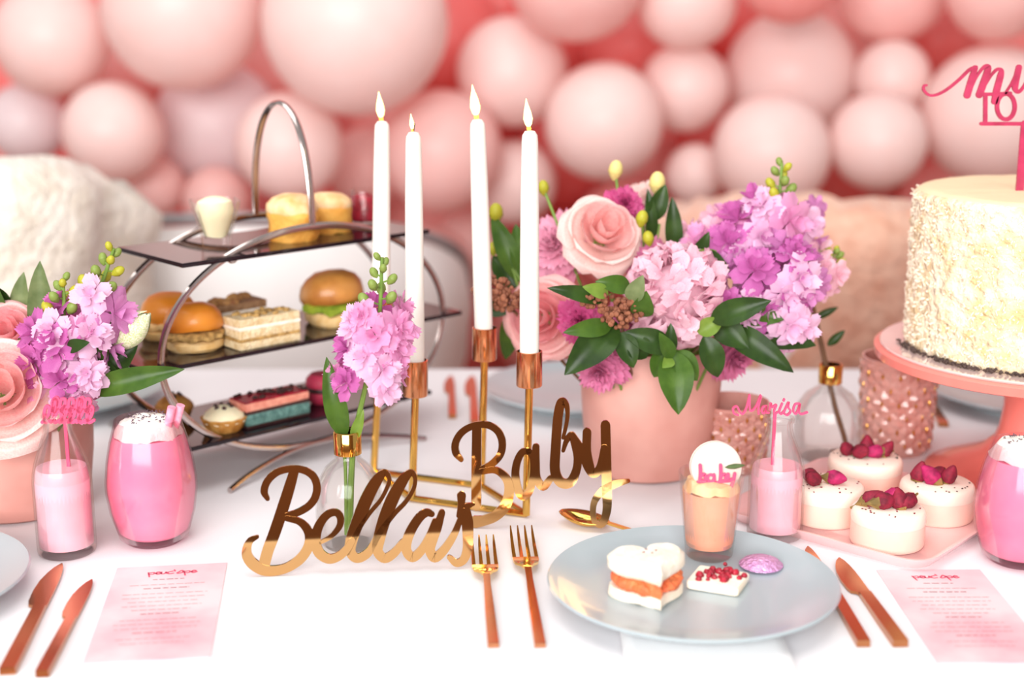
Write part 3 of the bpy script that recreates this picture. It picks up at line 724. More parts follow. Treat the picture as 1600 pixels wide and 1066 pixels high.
# ------------------------------------------------------------------ votive glasses with raised diamonds
def votive(px, py, rpx, hpx, label):
    p = U(px, py); r = rpx * mpp(p); c = base_at(px, py, r * .9); H = hpx * mpp(c) / cos(PITCH)
    t = thing('votive_glass', label, 'votive', c, group='rose glass votives with diamond relief'); n, m = 112, 44; v, f = [], []; nd, md = 14, 7
    for j in range(m + 1):
        z = j / m; br = r * (.90 + .10 * z) if z > .04 else r * (.84 + 1.5 * z)
        for i in range(n):
            a = 2 * pi * i / n; u, w_ = i / n * nd, z * md; d1 = abs(((u + w_ / 1.0) % 1) - .5) * 2; d2 = abs(((u - w_ / 1.0) % 1) - .5) * 2
            rel = (1 - max(d1, d2)) * .0042 if .05 < z < .95 else 0; v.append(((br + rel) * cos(a), (br + rel) * sin(a), z * H))
    for j in range(m):
        for i in range(n): i2 = (i + 1) % n; f.append((j * n + i, j * n + i2, (j + 1) * n + i2, (j + 1) * n + i))
    b = len(v)
    for z, q in ((H, .95), (H * .12, .84)):
        for i in range(n): a = 2 * pi * i / n; v.append((r * q * cos(a), r * q * sin(a), z))
    for (A_, B_) in ((m * n, b), (b, b + n)):
        for i in range(n): i2 = (i + 1) % n; f.append((A_ + i, A_ + i2, B_ + i2, B_ + i))
    f.append(tuple(range(n - 1, -1, -1))); f.append(tuple(b + n + i for i in range(n)))
    part('glass_wall', (v, f), 'rose_votive', t, ang=16)
    ms = []
    for k in range(nd):
        for j in range(1, md):
            a = 2 * pi * (k + (.5 if j % 2 else 0)) / nd; rr = r * (.905 + .10 * j / md) + .0026; M = T((rr * cos(a), rr * sin(a), H * j / md), (cos(a), sin(a), 0), (0, 0, 1)); ms.append(xf(sphere(.0032, n=4, m=4, s=(1.35, .6, .35)), M))
    part('gold_flecks', join(*ms), 'votive_gold', t, kind='stuff', label='gold tinted diamond tips')
    w_ = thing('tealight', 'white tea light inside the ' + ('taller votive under the cake' if 'taller' in label else 'shorter rose votive beside the pot'), 'candle', c + V((0, 0, H * .12)))
    part('wax', lathe([(.001, 0.0005), (r * .6, .0005), (r * .62, .012), (r * .55, .015), (.001, .014)], 24), 'candle_wax', w_); part('wick', tube([(0, 0, .013), (.001, 0, .02)], .0008, 5), 'wick', w_)
votive(1141, 746, 57, 104, 'rose glass votive between the blush pot and the Marisa bottle')
votive(1396, 718, 58, 146, 'taller rose glass votive under the rim of the coral cake stand')

# ------------------------------------------------------------------ cake stand, cake and topper
cc = U(1606, 748); cc = V((cc.x, cc.y, TZ)); SHT = .152
t = thing('cake_stand', 'coral pedestal cake stand carrying the white cake', 'cake stand', cc)
part('foot', lathe([(.001, 0), (.112, 0), (.116, .003), (.113, .008), (.085, .020), (.055, .033), (.040, .048)], 64), 'coral', t)
part('stem', lathe([(.041, .046), (.036, .060), (.033, .085), (.034, .11), (.042, .128), (.06, .135)], 48), 'coral', t)
part('plate', lathe([(.055, .132), (.13, .136), (.170, .138), (.178, .141), (.179, .150), (.176, SHT), (.001, SHT)], 72), 'coral', t)
part('cake_board', lathe([(.001, SHT + .0003), (.172, SHT + .0003), (.173, SHT + .002), (.172, SHT + .0035), (.001, SHT + .0035)], 64), 'glass_board', t)
z0, CR, CH = SHT + .004, .145, .168
t = thing('layer_cake', 'white coconut covered cake on the coral stand', 'cake', cc + V((0, 0, z0)))
pr = [(.001, 0), (CR - .004, 0)] + [(CR + (.001 if k % 2 else 0), CH * k / 26) for k in range(27)] + [(CR - .004, CH + .0035), (CR - .012, CH + .0045), (CR * .8, CH + .003), (.001, CH + .002)]
side = lathe(pr, 120)
sv = []
for p in side[0]:
    q = V(p); rr = math.hypot(p[0], p[1])
    if rr > CR - .003 and .002 < p[2] < CH - .001:
        d = mn.noise(q * 70) * .0028 + mn.noise(q * 170) * .0020 + mn.noise(q * 20) * .002; sv.append((p[0] * (1 + d / rr), p[1] * (1 + d / rr), p[2] + .002 * mn.noise(q * 60)))
    else: sv.append((p[0], p[1], p[2] + (.0015 * mn.noise(q * 18) if p[2] > CH else 0)))
part('sponge_and_icing', (sv, side[1]), 'cake_side', t, ang=180)
part('top_icing', wob(lathe([(.001, CH + .006), (CR - .02, CH + .0065), (CR - .009, CH + .0055), (CR - .004, CH + .003), (CR - .006, CH - .004), (.001, CH - .004)], 80), .0012, 40), 'cake_top', t)
rnd = random.Random(11); ms = []
for _ in range(5200):
    a, z = rnd.uniform(0, 2 * pi), rnd.uniform(.004, CH); M = T(((CR + .0006) * cos(a), (CR + .0006) * sin(a), z), (rnd.uniform(-1, 1) + cos(a) * .6, rnd.uniform(-1, 1) + sin(a) * .6, rnd.uniform(-1, 1)))
    ms.append(xf(box(.0010, .0017, rnd.uniform(.003, .006), -.002), M))
part('coconut_flakes', join(*ms), 'coconut', t, kind='stuff', smooth=False)
ms = []
for _ in range(260):
    a, q = rnd.uniform(pi * .95, pi * 2.05), CR + rnd.uniform(.002, .010); M = T((q * cos(a), q * sin(a), .0015), (rnd.uniform(-1, 1), rnd.uniform(-1, 1), .4)); ms.append(xf(box(.002, .002, rnd.uniform(.002, .005), -.001), M))
part('crumbs', join(*ms), 'cake_dark', t, kind='stuff', smooth=False)
pl = Plane(V((cc.x, cc.y - .01, TZ)), V((cc.x + 1, cc.y - .01, TZ))); topz = z0 + CH + .006
t = thing('cake_topper', 'magenta glitter cake topper lettering cut off by the frame edge', 'topper', pl.O + V((0, 0, topz)), 0)
kz = 7.6125; k = pl.px() / kz
def cut(strokes, nm='letter'):
    ms = []
    for pts, ws in strokes:
        q = [pl.m(1440 + x / kz, 80 + y / kz) for x, y in pts]; ws = [u * k for u in ws] if isinstance(ws, list) else ws * k; LK[0] += 1; ms.append(mv(ribbon([(a, b - topz) for a, b in q], ws, .003), 0, -.00013 * (LK[0] % 5), 0))
    part(nm, join(*ms), 'topper_magenta', t, smooth=False)
def em(o): return [([(640 + o, 200), (590 + o, 370), (545 + o, 525)], [60, 78, 78]), ([(590 + o, 450), (660 + o, 300), (740 + o, 195), (790 + o, 180), (790 + o, 230), (740 + o, 380), (690 + o, 520)], [26, 28, 36, 50, 72, 78, 78]), ([(750 + o, 420), (830 + o, 290), (900 + o, 220), (950 + o, 230), (940 + o, 300), (895 + o, 470), (870 + o, 600)], [26, 28, 36, 46, 72, 76, 70])]
cut([([(62, 405), (32, 415), (30, 465), (90, 522), (180, 520), (300, 460), (450, 340), (570, 225), (650, 190)], [24, 30, 32, 30, 30, 32, 34, 36, 40])] + em(0))
cut([([(1000, 500), (1070, 390), (1130, 270)], [26, 28, 34]), ([(1162, 195), (1118, 400), (1128, 470), (1165, 482), (1220, 420), (1300, 270)], [66, 72, 52, 38, 32, 34]), ([(1340, 195), (1296, 400), (1306, 470), (1345, 482), (1400, 430)], [66, 72, 52, 38, 30])])
cut(em(880) + [([(1730, 580), (1790, 560), (1900, 450), (2060, 420)], 30)])
cut([([(668, 515), (860, 512), (1060, 500)], 38), ([(762, 515), (760, 860)], 46)])
cut([([(1005 + 105 * cos(a0 + pi * i / 10), 660 + 152 * sin(a0 + pi * i / 10)) for i in range(11)], 46) for a0 in (pi / 2, -pi / 2)])
cut([([(1275, 515), (1275, 860)], 46), ([(1275, 520), (1390, 540), (1400, 630), (1280, 670), (1410, 720), (1400, 830), (1275, 850)], 40)])
cut([([(1530, 515), (1530, 860)], 46), ([(1530, 520), (1670, 520)], 40), ([(1530, 680), (1640, 680)], 40), ([(1530, 850), (1680, 850)], 40)])
cut([([(715, 865), (1700, 865)], 42)], 'base_bar')
s0 = pl.m(1602, 194); part('stick', mv(ribbon([(s0[0], s0[1] - topz), (s0[0], -.05)], .0085, .003), 0, -.0009, 0), 'topper_magenta', t)

# ------------------------------------------------------------------ square tray of round cakes
Fp, Rp = U(1432, 889), U(1520, 833); L_ = U(1246, 838); e1 = (Rp - Fp); e1.z = 0; e2 = (L_ - Fp); e2.z = 0
ang = math.atan2(e1.y, e1.x); side = .235
e1 = V((cos(ang), sin(ang), 0)); e2 = V((-sin(ang), cos(ang), 0)); ctr = Fp + e1 * (side * .44) + e2 * (side * .44); ctr.z = TZ
cks = ((1291, 800, .0), (1350, 755, .7), (1386, 838, .3), (1462, 797, .5))
pts = [U(x, y, .012) for x, y, _ in cks]; cm = sum(pts, V()) / 4
t = thing('square_tray', 'pale pink square tray holding four round cakes', 'tray', ctr, ang)
def tray():
    rows = [(side * .90, .02, 0), (side * .93, .022, .0), (side, .026, .010), (side + .003, .028, .0125), (side - .004, .026, .0125), (side - .02, .022, .006), (side * .5, .02, .006)]
    v, f = [], []; n = 24
    for s_, r_, z in rows: v += [(x, y, z) for x, y in rrect(s_, s_, r_, 5)]
    for i in range(len(rows) - 1):
        for k in range(n): k2 = (k + 1) % n; f.append((i * n + k, i * n + k2, (i + 1) * n + k2, (i + 1) * n + k))
    f.append(tuple(range(n - 1, -1, -1))); f.append(tuple((len(rows) - 1) * n + k for k in range(n))); return v, f
part('tray_body', tray(), 'tray_pink', t)
def rosebud():
    body = wob(lathe([(.0005, -.0068), (.0036, -.0045), (.0052, -.0008), (.0047, .0032), (.0028, .0066), (.0008, .0088)], 10), .0009, 300); return body
RB = {m: mesh('rosebud', rosebud(), m) for m in ('rosebud_red', 'rosebud_magenta')}
SEP = mesh('sepal', join(lathe([(.0006, -.0105), (.0016, -.008), (.0042, -.0042), (.0046, -.0032), (.0012, -.0068)], 6), tube([(0, 0, -.013), (0, 0, -.008)], .0008, 5)), 'sepal_dry')
for i, ((x, y, sd), lab, nb) in enumerate(zip(cks, ('round white cake with two fat dried rosebuds, behind the Marisa bottle', 'round white cake with dried rosebuds at the back of the pink tray', 'round white cake with five dried rosebuds at the front of the pink tray', 'round white cake with a row of rosebuds nearest the coral cake foot'), (3, 5, 5, 4))):
    c = pts[i]; r = 57 * mpp(c); c = V((c.x, c.y, TZ + .0062)); H = .036
    t = thing('round_cake', lab, 'cake', c, group='round white cakes on the pink tray')
    part('body', lathe([(.001, 0), (r * .97, 0), (r, .003), (r * .99, H - .006), (r * .96, H - .0015)], 48, True, False), 'panna_side', t)
    part('glaze', lathe([(r * .985, H - .014), (r * 1.005, H - .011), (r * 1.0, H - .005), (r * .965, H - .001), (r * .9, H + .0008), (.001, H + .001)], 48, False, True), 'panna', t)
    rnd = random.Random(31 + i); ms = []
    spots = [(-.50, .1), (-.20, -.12), (.05, .15), (.25, -.1), (.52, -.02)] if nb > 3 else [(-.45, .15), (-.42, -.15), (.15, -.05)]
    for k, (u, w_) in enumerate(spots[:nb]):
        s_ = rnd.uniform(1.45, 1.8); b = put('rosebud', RB['rosebud_magenta' if (nb == 3 and k == 2) or (k + i) % 5 == 4 else 'rosebud_red'], t, T((u * r, w_ * r, H + .0075), (rnd.uniform(-1, 1), rnd.uniform(-1.1, .2), rnd.uniform(-.1, .8))) @ Matrix.Scale(s_, 4)); put('sepal', SEP, b)
    for _ in range(26):
        a, q = rnd.uniform(0, 2 * pi), r * sqrt(rnd.random()) * .9; ms.append(xf(box(.0016, .001, rnd.uniform(.0005, .001)), T((q * cos(a), q * sin(a), H + .001), (0, 0, 1), (rnd.uniform(-1, 1), rnd.uniform(-1, 1), 0))))
    part('petal_crumbs', join(*ms), 'cake_dark' if i % 2 else 'rosebud_red', t, kind='stuff')

# ------------------------------------------------------------------ food on the front plate
def heart(s, n=44):
    o = []
    for i in range(n):
        a = 2 * pi * i / n; o.append((s * 16 * sin(a) ** 3 / 16, s * (13 * cos(a) - 5 * cos(2 * a) - 2 * cos(3 * a) - cos(4 * a)) / 16))
    return o[::-1]
hc = U(1013, 932, PZ); t = thing('heart_sandwich', 'heart shaped white bread sandwich with salmon filling on the grey plate', 'sandwich', V((hc.x, hc.y, TZ + PZ)), R(12))
part('lower_bread', wob(prism(heart(.034), 0, .010, .002), .0012, 90), 'white_bread', t)
rnd = random.Random(5); ms = [wob(prism(heart(.0315), .0102, .022, .003), .004, 110, 3.)]
for k in range(14):
    a = 2 * pi * k / 14; ms.append(wob(sphere(.007, (.023 * sin(a), .020 * cos(a) - .001, .0165), 8, 6, (1.1, 1., .75)), .003, 130, k))
part('salmon_filling', join(*ms), 'salmon', t)
part('upper_bread', wob(prism(heart(.0355), .0225, .040, .005), .0014, 80, 6.), 'white_bread', t)
part('rose_flakes', join(*[xf(box(.0022, .0014, .0007), T((x, y, .0402), (0, 0, 1), (cos(a), sin(a), 0))) for x, y, a in ((-.004, .004, .4), (.003, .001, 1.2), (.0, .010, 2.), (.008, .006, .9))]), 'rosebud_red', t)
hc = U(1122, 914, PZ); t = thing('white_chocolate_square', 'small white square dotted with red berry crumbs beside the heart sandwich', 'confection', V((hc.x, hc.y, TZ + PZ)), R(-24))
part('slab', wob(box(.048, .040, .008, 0, .0015, .003), .0008, 90), 'white_bread', t)
rnd = random.Random(8)
part('berry_crumbs', join(*[wob(sphere(rnd.uniform(.0018, .0042), (rnd.gauss(.0, .011), rnd.gauss(.001, .009), .0088), 7, 5), .0005, 200, i) for i in range(30)]), 'berry', t, kind='stuff')
hc = U(1189, 886, PZ); t = thing('foil_chocolate', 'round lilac foil wrapped chocolate on the grey plate', 'chocolate', V((hc.x, hc.y, TZ + PZ)))
part('foil', lathe([(.001, .0005), (.013, .0), (.0188, .0018), (.0196, .0032), (.017, .0062), (.010, .0092), (.001, .0102)], 48), 'foil_lilac', t); part('foil_edge', lathe([(.0186, .0016), (.0204, .0022), (.0204, .0030), (.0190, .0036)], 48, False, False), 'foil_lilac', t)
gp = U(1107, 881, PZ); gr = 37 * mpp(gp); gc = V((gp.x * (gp.y + gr) / gp.y, gp.y + gr, TZ + PZ)); GH = 132 * mpp(gc) / cos(PITCH)
t = thing('dessert_glass', 'small glass of peach mousse standing on the grey plate', 'glass', gc)
top = 51 * mpp(gc)
part('glass_wall', lathe(shell([(.001, 0), (gr * .93, 0), (gr, .002), (gr + (top - gr) * .15, GH * .15), (top, GH)], .0015, .010), 48), 'glass', t)
part('mousse', lathe([(.001, .0115), (gr - .0005, .0115), (gr + (top - gr) * .2 - .0012, GH * .2), (gr + (top - gr) * .80 - .0022, GH * .80), (.001, GH * .80)], 44), 'mousse', t)
part('swirl', wob(lathe([(gr + (top - gr) * .79 - .003, GH * .805), (gr * 1.0, GH * .90), (gr * .6, GH * .93), (.001, GH * .95)], 36, False, True), .003, 120), 'mousse_top', t)
mc = gc + V((.004, .004, GH * 1.05))
t = thing('macaron', 'round white macaron standing in the mousse glass', 'macaron', mc); Mm = T(mc, (-.05, -1, .25)); mr = 40 * mpp(mc)
for s_, nm in ((1, 'front_shell'), (-1, 'rear_shell')):
    part(nm, xf(lathe([(.001, .003), (mr * .92, .003), (mr, .005), (mr * .97, .0085), (mr * .8, .0115), (.001, .0135)], 40), Matrix.Scale(s_, 4, (0, 0, 1))), 'macaron_white', t, Mm, world=True)
part('filling', lathe([(.001, -.0028), (mr * .9, -.0028), (mr * .93, 0), (mr * .9, .0028), (.001, .0028)], 36), 'bud_cream', t, Mm, world=True)
part('garnish', xf(lathe([(.0005, 0), (.0035, .004), (.0045, .009), (.0028, .015), (.0004, .019)], 10, sy=.5), T((mr * .28, -.0145, .004), (1, 0, .12))), 'leaf_sage', t)
pl = Plane(mc + V((0, -.017, 0)), mc + V((1, -.017, 0)))
t = thing('pink_topper', 'tiny pink baby lettering stuck in the mousse before the macaron', 'topper', pl.O, 0)
bb = lambda X: [([(X, 200), (X + 2, 270), (X - 4, 335)], 30), ([(X, 330), (X + 38, 325), (X + 38, 275), (X, 290)], 26)]
letters(t, pl, (1060, 690), 5.33, [bb(182), [([(270 + 26 * cos(k * .7), 305 + 28 * sin(k * .7)) for k in range(9)], 22), ([(298, 278), (302, 338)], 24)], bb(352), [([(415, 275), (420, 320), (455, 315)], 28), ([(470, 270), (455, 340), (425, 400), (400, 375)], 28)]], 'topper_pink', .0018)
letters(t, pl, (1060, 690), 5.33, [[([(160, 338), (310, 342), (440, 332)], 18), ([(296, 335), (293, 450)], 24)]], 'topper_pink', .0018, 'stick')

# ------------------------------------------------------------------ coupe glass far behind
p = U(211, 662); t = thing('coupe_glass', 'blurred champagne saucer behind the long tulip leaf', 'glass', V((p.x, p.y, TZ)))
part('foot', lathe([(.001, 0), (.032, 0), (.033, .0015), (.012, .004), (.004, .008)], 32), 'glass', t); part('stem', tube([(0, 0, .006), (0, 0, .085)], [.0035, .003], 10), 'glass', t)
part('bowl', lathe([(.003, .083), (.018, .088), (.036, .102), (.044, .122), (.045, .133), (.0438, .133), (.0428, .122), (.035, .104), (.018, .0905), (.001, .0885)], 36), 'glass', t)
part('wine', lathe([(.001, .091), (.0175, .0925), (.034, .105), (.0405, .118), (.001, .118)], 32), 'custard', t)

# ------------------------------------------------------------------ three tier stand
SO = V((-.382, 1.448, TZ)); A1 = R(43); E1 = V((cos(A1), sin(A1), 0)); E2 = V((-sin(A1), cos(A1), 0)); SW = .14
st = thing('tiered_stand', 'metal ring tea stand with three dark glass shelves and arched handle', 'cake stand', SO, A1)
TC, ra, rb, hc0 = .218, .197, .1285, .150                  # ring centre along, half axes, height
for nm, y in (('front_ring', .012), ('rear_ring', SW - .012)):
    part('ring', ring([(TC + ra * cos(2 * pi * i / 96), y, hc0 + rb * sin(2 * pi * i / 96)) for i in range(96)], .0032, .0042, (0, 1, 0)), 'nickel', st)
    part('foot', tube([(TC - .14 + .28 * k / 24, y + (-.032 if y < .05 else .032) * abs(k / 12 - 1) ** 2, .0035 + .0185 * (1 - abs(k / 12 - 1) ** 1.6)) for k in range(25)], .0034, 8), 'nickel', st)
hp = []
for k in range(33):
    q = k / 32; hp.append((TC + .004, .012 + (SW - .024) * (.5 - .5 * cos(pi * q) * (1.0 if True else 0)), hc0 + rb - .002 + .139 * sin(pi * q) ** .8))
part('handle', tube(hp, .0046, 10, .6), 'nickel', st)
SHELF = ((.056, .045, .385), (.150, .0, .436), (.259, .046, .385))
for h, a, b in SHELF:
    part('shelf', mv(box(b - a, SW, .005, -.005, .0006), (a + b) / 2, SW / 2, h), 'smoked_glass', st)
    for y in (.012, SW - .012):
        k = sqrt(max(0, 1 - ((h - hc0) / rb) ** 2)) * ra
        for s in (-1, 1): part('bracket', mv(sphere(.006, n=10, m=6, s=(1, .8, .7)), TC + s * k * .99, y, h - .006), 'nickel', st)

def on_shelf(px, py, i): p = U(px, py, SHELF[i][0]); return V((p.x, p.y, TZ + SHELF[i][0] + .0003))
def slider(px, py, rpx, i, label, name, buns, fill, seed, hs=1., tilt=0.):
    c = on_shelf(px, py, i); r = rpx * mpp(c); c = c + V((0, r * .75, 0)); t = thing(name, label, 'burger', c, seed); H = r * hs
    part('lower_bun', wob(lathe([(.001, 0), (r * .85, 0), (r * .95, H * .10), (r * .95, H * .28), (r * .85, H * .36), (.001, H * .36)], 28), .002, 60, seed), 'bun_cut', t)
    v, f = [], []; n = 40                                    # ruffled filling between the halves
    for q, z in ((.1, .38), (.8, .36), (1.02, .40), (1.04, .52), (.85, .60), (.1, .62)):
        for k in range(n): a = 2 * pi * k / n; w_ = 1 + (.07 * sin(a * 7 + seed) + .05 * sin(a * 13)) * (q > .5); v.append((r * q * w_ * cos(a), r * q * w_ * sin(a), H * (z + .05 * sin(a * 9 + seed) * (q > .9))))
    for j in range(5):
        for k in range(n): k2 = (k + 1) % n; f.append((j * n + k, j * n + k2, (j + 1) * n + k2, (j + 1) * n + k))
    part('filling', (v, f), fill, t)
    part('upper_bun', wob(lathe([(.001, H * .60), (r * .9, H * .58), (r * 1.0, H * .70), (r * 1.0, H * .85), (r * .93, H * 1.08), (r * .75, H * 1.28), (r * .45, H * 1.42), (.001, H * 1.47)], 32), .0022, 45, seed + 4), buns, t, T((0, 0, 0), (tilt, -.06, 1)))
    return t
slider(256, 534, 44, 1, 'glossy orange bun slider at the end of the middle shelf, behind another', 'slider_burger', 'bun', 'bun_cut', 1.2, 1.12)
slider(298, 553, 46, 1, 'glossy orange bun slider at the front edge of the middle shelf', 'slider_burger', 'bun', 'filling', 2.4, 1.12, .1)
b_ = slider(521, 512, 51, 1, 'tall brown bun burger with lettuce on the middle shelf', 'lettuce_burger', 'bun_dark', 'lettuce', 3.1, 1.12, .12)
def finger(px, py, l, w_, layers, i, rz, label, top_m, name='finger_sandwich', cat='sandwich', crumbs=14, top_r=.005):
    c = on_shelf(px, py, i); t = thing(name, label, cat, c + E2 * (w_ / 2) * .8, A1 + rz); z = 0
    for nm, h, m in layers:
        part(nm, wob(box(l * random.uniform(.97, 1.), w_ * random.uniform(.97, 1.), h - .0002, z, .0008), .0008, 90, z * 99), m, t); z += h
    rnd = random.Random(px)
    part('topping', join(*[wob(sphere(rnd.uniform(.5, 1.) * top_r, (rnd.uniform(-.45, .45) * l, rnd.uniform(-.38, .38) * w_, z + .001), 8, 6, (1.2, 1., .7)), .0015, 200, k) for k in range(crumbs)]), top_m, t, kind='stuff')
SL = lambda b: [('bread_slice', .009, b), ('filling_layer', .004, 'filling'), ('bread_slice', .009, b), ('filling_layer', .004, 'white_bread'), ('bread_slice', .009, b)]
finger(375, 519, .075, .034, SL('bread_brown'), 1, 0, 'brown bread finger sandwich with crumbly red topping on the middle shelf', 'meat', crumbs=18, top_r=.008)
finger(421, 540, .082, .034, SL('bread'), 1, 0, 'white bread finger sandwich with green flecks at the middle shelf front', 'filling', crumbs=18)
finger(426, 661, .075, .036, [('sponge', .003, 'choc'), ('sponge', .013, 'teal_cake'), ('cream_layer', .004, 'choc'), ('sponge', .009, 'pink_cake'), ('glaze', .002, 'berry')], 0, 0, 'layered teal and pink cake slice with dark crumbs on the lowest shelf', 'choc', 'cake_slice', 'cake', 16, .004)
finger(465, 652, .03, .036, [('sponge', .003, 'choc'), ('sponge', .013, 'teal_cake'), ('cream_layer', .004, 'choc'), ('sponge', .009, 'pink_cake'), ('glaze', .002, 'berry')], 0, 0, 'short end of layered teal cake beside the macaron on the lowest shelf', 'choc', 'cake_slice', 'cake', 8, .004)
def tart(px, py, rpx, label, fm):
    c = on_shelf(px, py, 0); r = rpx * mpp(c); t = thing('tartlet', label, 'tart', c + V((0, r * .8, 0)), group='small tarts on the lowest shelf'); v, f = [], []; n = 48
    for q, z in ((.01, 0), (.72, 0), (.78, .002), (1., .015), (.95, .016), (.90, .012)):
        for k in range(n): a = 2 * pi * k / n; w_ = 1 + (.03 if k % 4 < 2 else -.03) * (q > .75); v.append((r * q * w_ * cos(a), r * q * w_ * sin(a), z))
    for j in range(5):
        for k in range(n): k2 = (k + 1) % n; f.append((j * n + k, j * n + k2, (j + 1) * n + k2, (j + 1) * n + k))
    part('shell', (v, f), 'tart_shell', t); part('filling', wob(lathe([(r * .93, .011), (r * .85, .019), (r * .5, .026), (.001, .029)], 32, False, True), .002, 120), fm, t)
    part('dark_crumbs', join(*[sphere(.0028, (r * .35 * cos(k), r * .35 * sin(k), .027), 7, 5) for k in range(6)]), 'choc', t, kind='stuff')
tart(345, 680, 36, 'cream filled tart at the front of the lowest shelf', 'custard')
tart(268, 660, 30, 'golden tart half hidden at the far end of the lowest shelf', 'tart_shell')
c = on_shelf(503, 634, 0); r = 27 * mpp(c); t = thing('macaron', 'dark raspberry pink macaron beside the teal cake slice', 'macaron', c + V((0, r * .6, 0)))
for nm, z0_, fl in (('lower_shell', 0, 1), ('upper_shell', .037, -1)):
    part(nm, [(x, y, z0_ + fl * z) for x, y, z in lathe([(.001, 0), (r * .7, .0005), (r * .95, .006), (r, .012), (r * .97, .0155), (.001, .0155)], 36)[0]] and ([(x, y, z0_ + fl * z) for x, y, z in lathe([(.001, 0), (r * .7, .0005), (r * .95, .006), (r, .012), (r * .97, .0155), (.001, .0155)], 36)[0]], lathe([(.001, 0)] * 6, 36)[1]), 'macaron_pink', t)
part('filling', lathe([(.001, .0157), (r * .92, .0157), (r * .95, .0185), (r * .92, .0213), (.001, .0213)], 32), 'choc', t)
def scone(px, py, rpx, label, seed):
    c = on_shelf(px, py, 2); r = rpx * mpp(c); t = thing('scone', label, 'scone', c + V((0, r * .7, 0)), seed, 'scones on the top shelf'); H = r * 1.55
    part('body', wob(lathe([(.001, 0), (r * .88, 0), (r * .98, H * .15), (r * .93, H * .45), (r * 1.0, H * .62), (r * .97, H * .72)], 32, True, False), .004, 40, seed), 'scone', t)
    part('crust', wob(lathe([(r * .97, H * .66), (r * 1.0, H * .75), (r * .93, H * .92), (r * .72, H * 1.05), (r * .4, H * 1.13), (.001, H * 1.16)], 32, False, True), .003, 45, seed), 'scone_top', t)
scone(454, 379, 41, 'golden scone in front of the handle on the top shelf', 1.)
scone(511, 366, 36, 'sugar dusted golden scone behind the handle on the top shelf', 2.)
c = on_shelf(568, 354, 2); r = 30 * mpp(c); t = thing('jam_jar', 'small dark red jam jar at the far end of the top shelf', 'jar', c + V((0, r, 0)))
part('glass_wall', lathe(shell([(.001, 0), (r * .85, 0), (r, .004), (r * 1.02, .022), (r * .85, .034), (r * .8, .042)], .0015, .003), 32), 'glass', t); part('jam', wob(lathe([(.001, .0035), (r * .8, .0035), (r * .95, .006), (r * .96, .022), (r * .7, .034), (.001, .039)], 28), .0015, 90), 'berry', t)
p = on_shelf(334, 391, 2); r0 = 25 * mpp(p); r1_ = 43 * mpp(p); c = p + V((0, r0, 0)); H = 72 * mpp(c) / cos(PITCH)
t = thing('cream_glass', 'flared square rimmed glass of whipped cream at the end of the top shelf', 'glass', c, R(20))
def square_glass():
    rows = [(r0 * 1.7, 0), (r0 * 1.8, .004), (r0 * 1.8, .010), (r0 * 1.95, H * .35), (r1_ * 1.62, H * .8), (r1_ * 1.75, H), (r1_ * 1.75 - .003, H), (r1_ * 1.62 - .004, H * .8), (r0 * 1.95 - .004, H * .35), (r0 * 1.7 - .002, .012)]
    v, f = [], []; n = 24
    for s_, z in rows: v += [(x, y, z) for x, y in rrect(s_, s_, s_ * .22, 5)]
    for i in range(len(rows) - 1):
        for k in range(n): k2 = (k + 1) % n; f.append((i * n + k, i * n + k2, (i + 1) * n + k2, (i + 1) * n + k))
    f.append(tuple(range(n - 1, -1, -1))); f.append(tuple((len(rows) - 1) * n + k for k in range(n))); return v, f
part('glass_wall', square_glass(), 'glass', t)
part('cream_fill', wob(lathe([(.001, .0125), (r0 * .7, .0125), (r0 * .82, H * .33), (r1_ * .60, H * .62), (r1_ * .70, H * .82), (r1_ * .62, H * .98), (r1_ * .35, H * 1.06), (.001, H * 1.08)], 32), .002, 60), 'custard', t)

# ------------------------------------------------------------------ flowers
def petal(r0, z0, prof, span, rag=0., nu=7, nv=7, seed=0.):
    """a petal as a piece of a turned surface: prof(v) -> (radius, height); span in radians; opens about local z"""
    v, f = [], []
    for j in range(nv + 1):
        q = j / nv; r, z = prof(q); s = min(1., .42 + 1.15 * q) * (sqrt(max(.05, 1 - ((q - .6) / .44) ** 2)) if q > .6 else 1)
        for i in range(nu + 1):
            u = i / nu * 2 - 1; a = u * span * s; e = rag * (sin(u * 9 + seed) * .6 + sin(u * 17 + seed * 2) * .4) * q * q; dz = -.10 * r * u * u * q
            v.append(((r + e) * cos(a), (r + e) * sin(a), z + e * .8 + dz))
    for j in range(nv):
        for i in range(nu): b = j * (nu + 1) + i; f.append((b, b + 1, b + nu + 2, b + nu + 1))
    return v, f
def rose_layers(Rr):
    L = []
    for n, rho, h, curl, drop, span in ((3, .20, 1.00, .02, .0, 1.35), (4, .34, .98, .06, .01, 1.0), (5, .52, .90, .13, .05, .85), (5, .68, .74, .22, .12, .80), (6, .80, .50, .30, .18, .72)):
        pf = lambda q, rho=rho, h=h, curl=curl, drop=drop: (Rr * (rho * min(1, q * 1.5) ** .6 * (1 - .12 * (q > .67) * (q - .67) * 3) + curl * q ** 4 + .02), Rr * (h * q - drop * q ** 5 * 1.6 - .45))
        L.append((n, petal(0, 0, pf, span, nu=8, nv=9)))
    return L
ROSE = {}
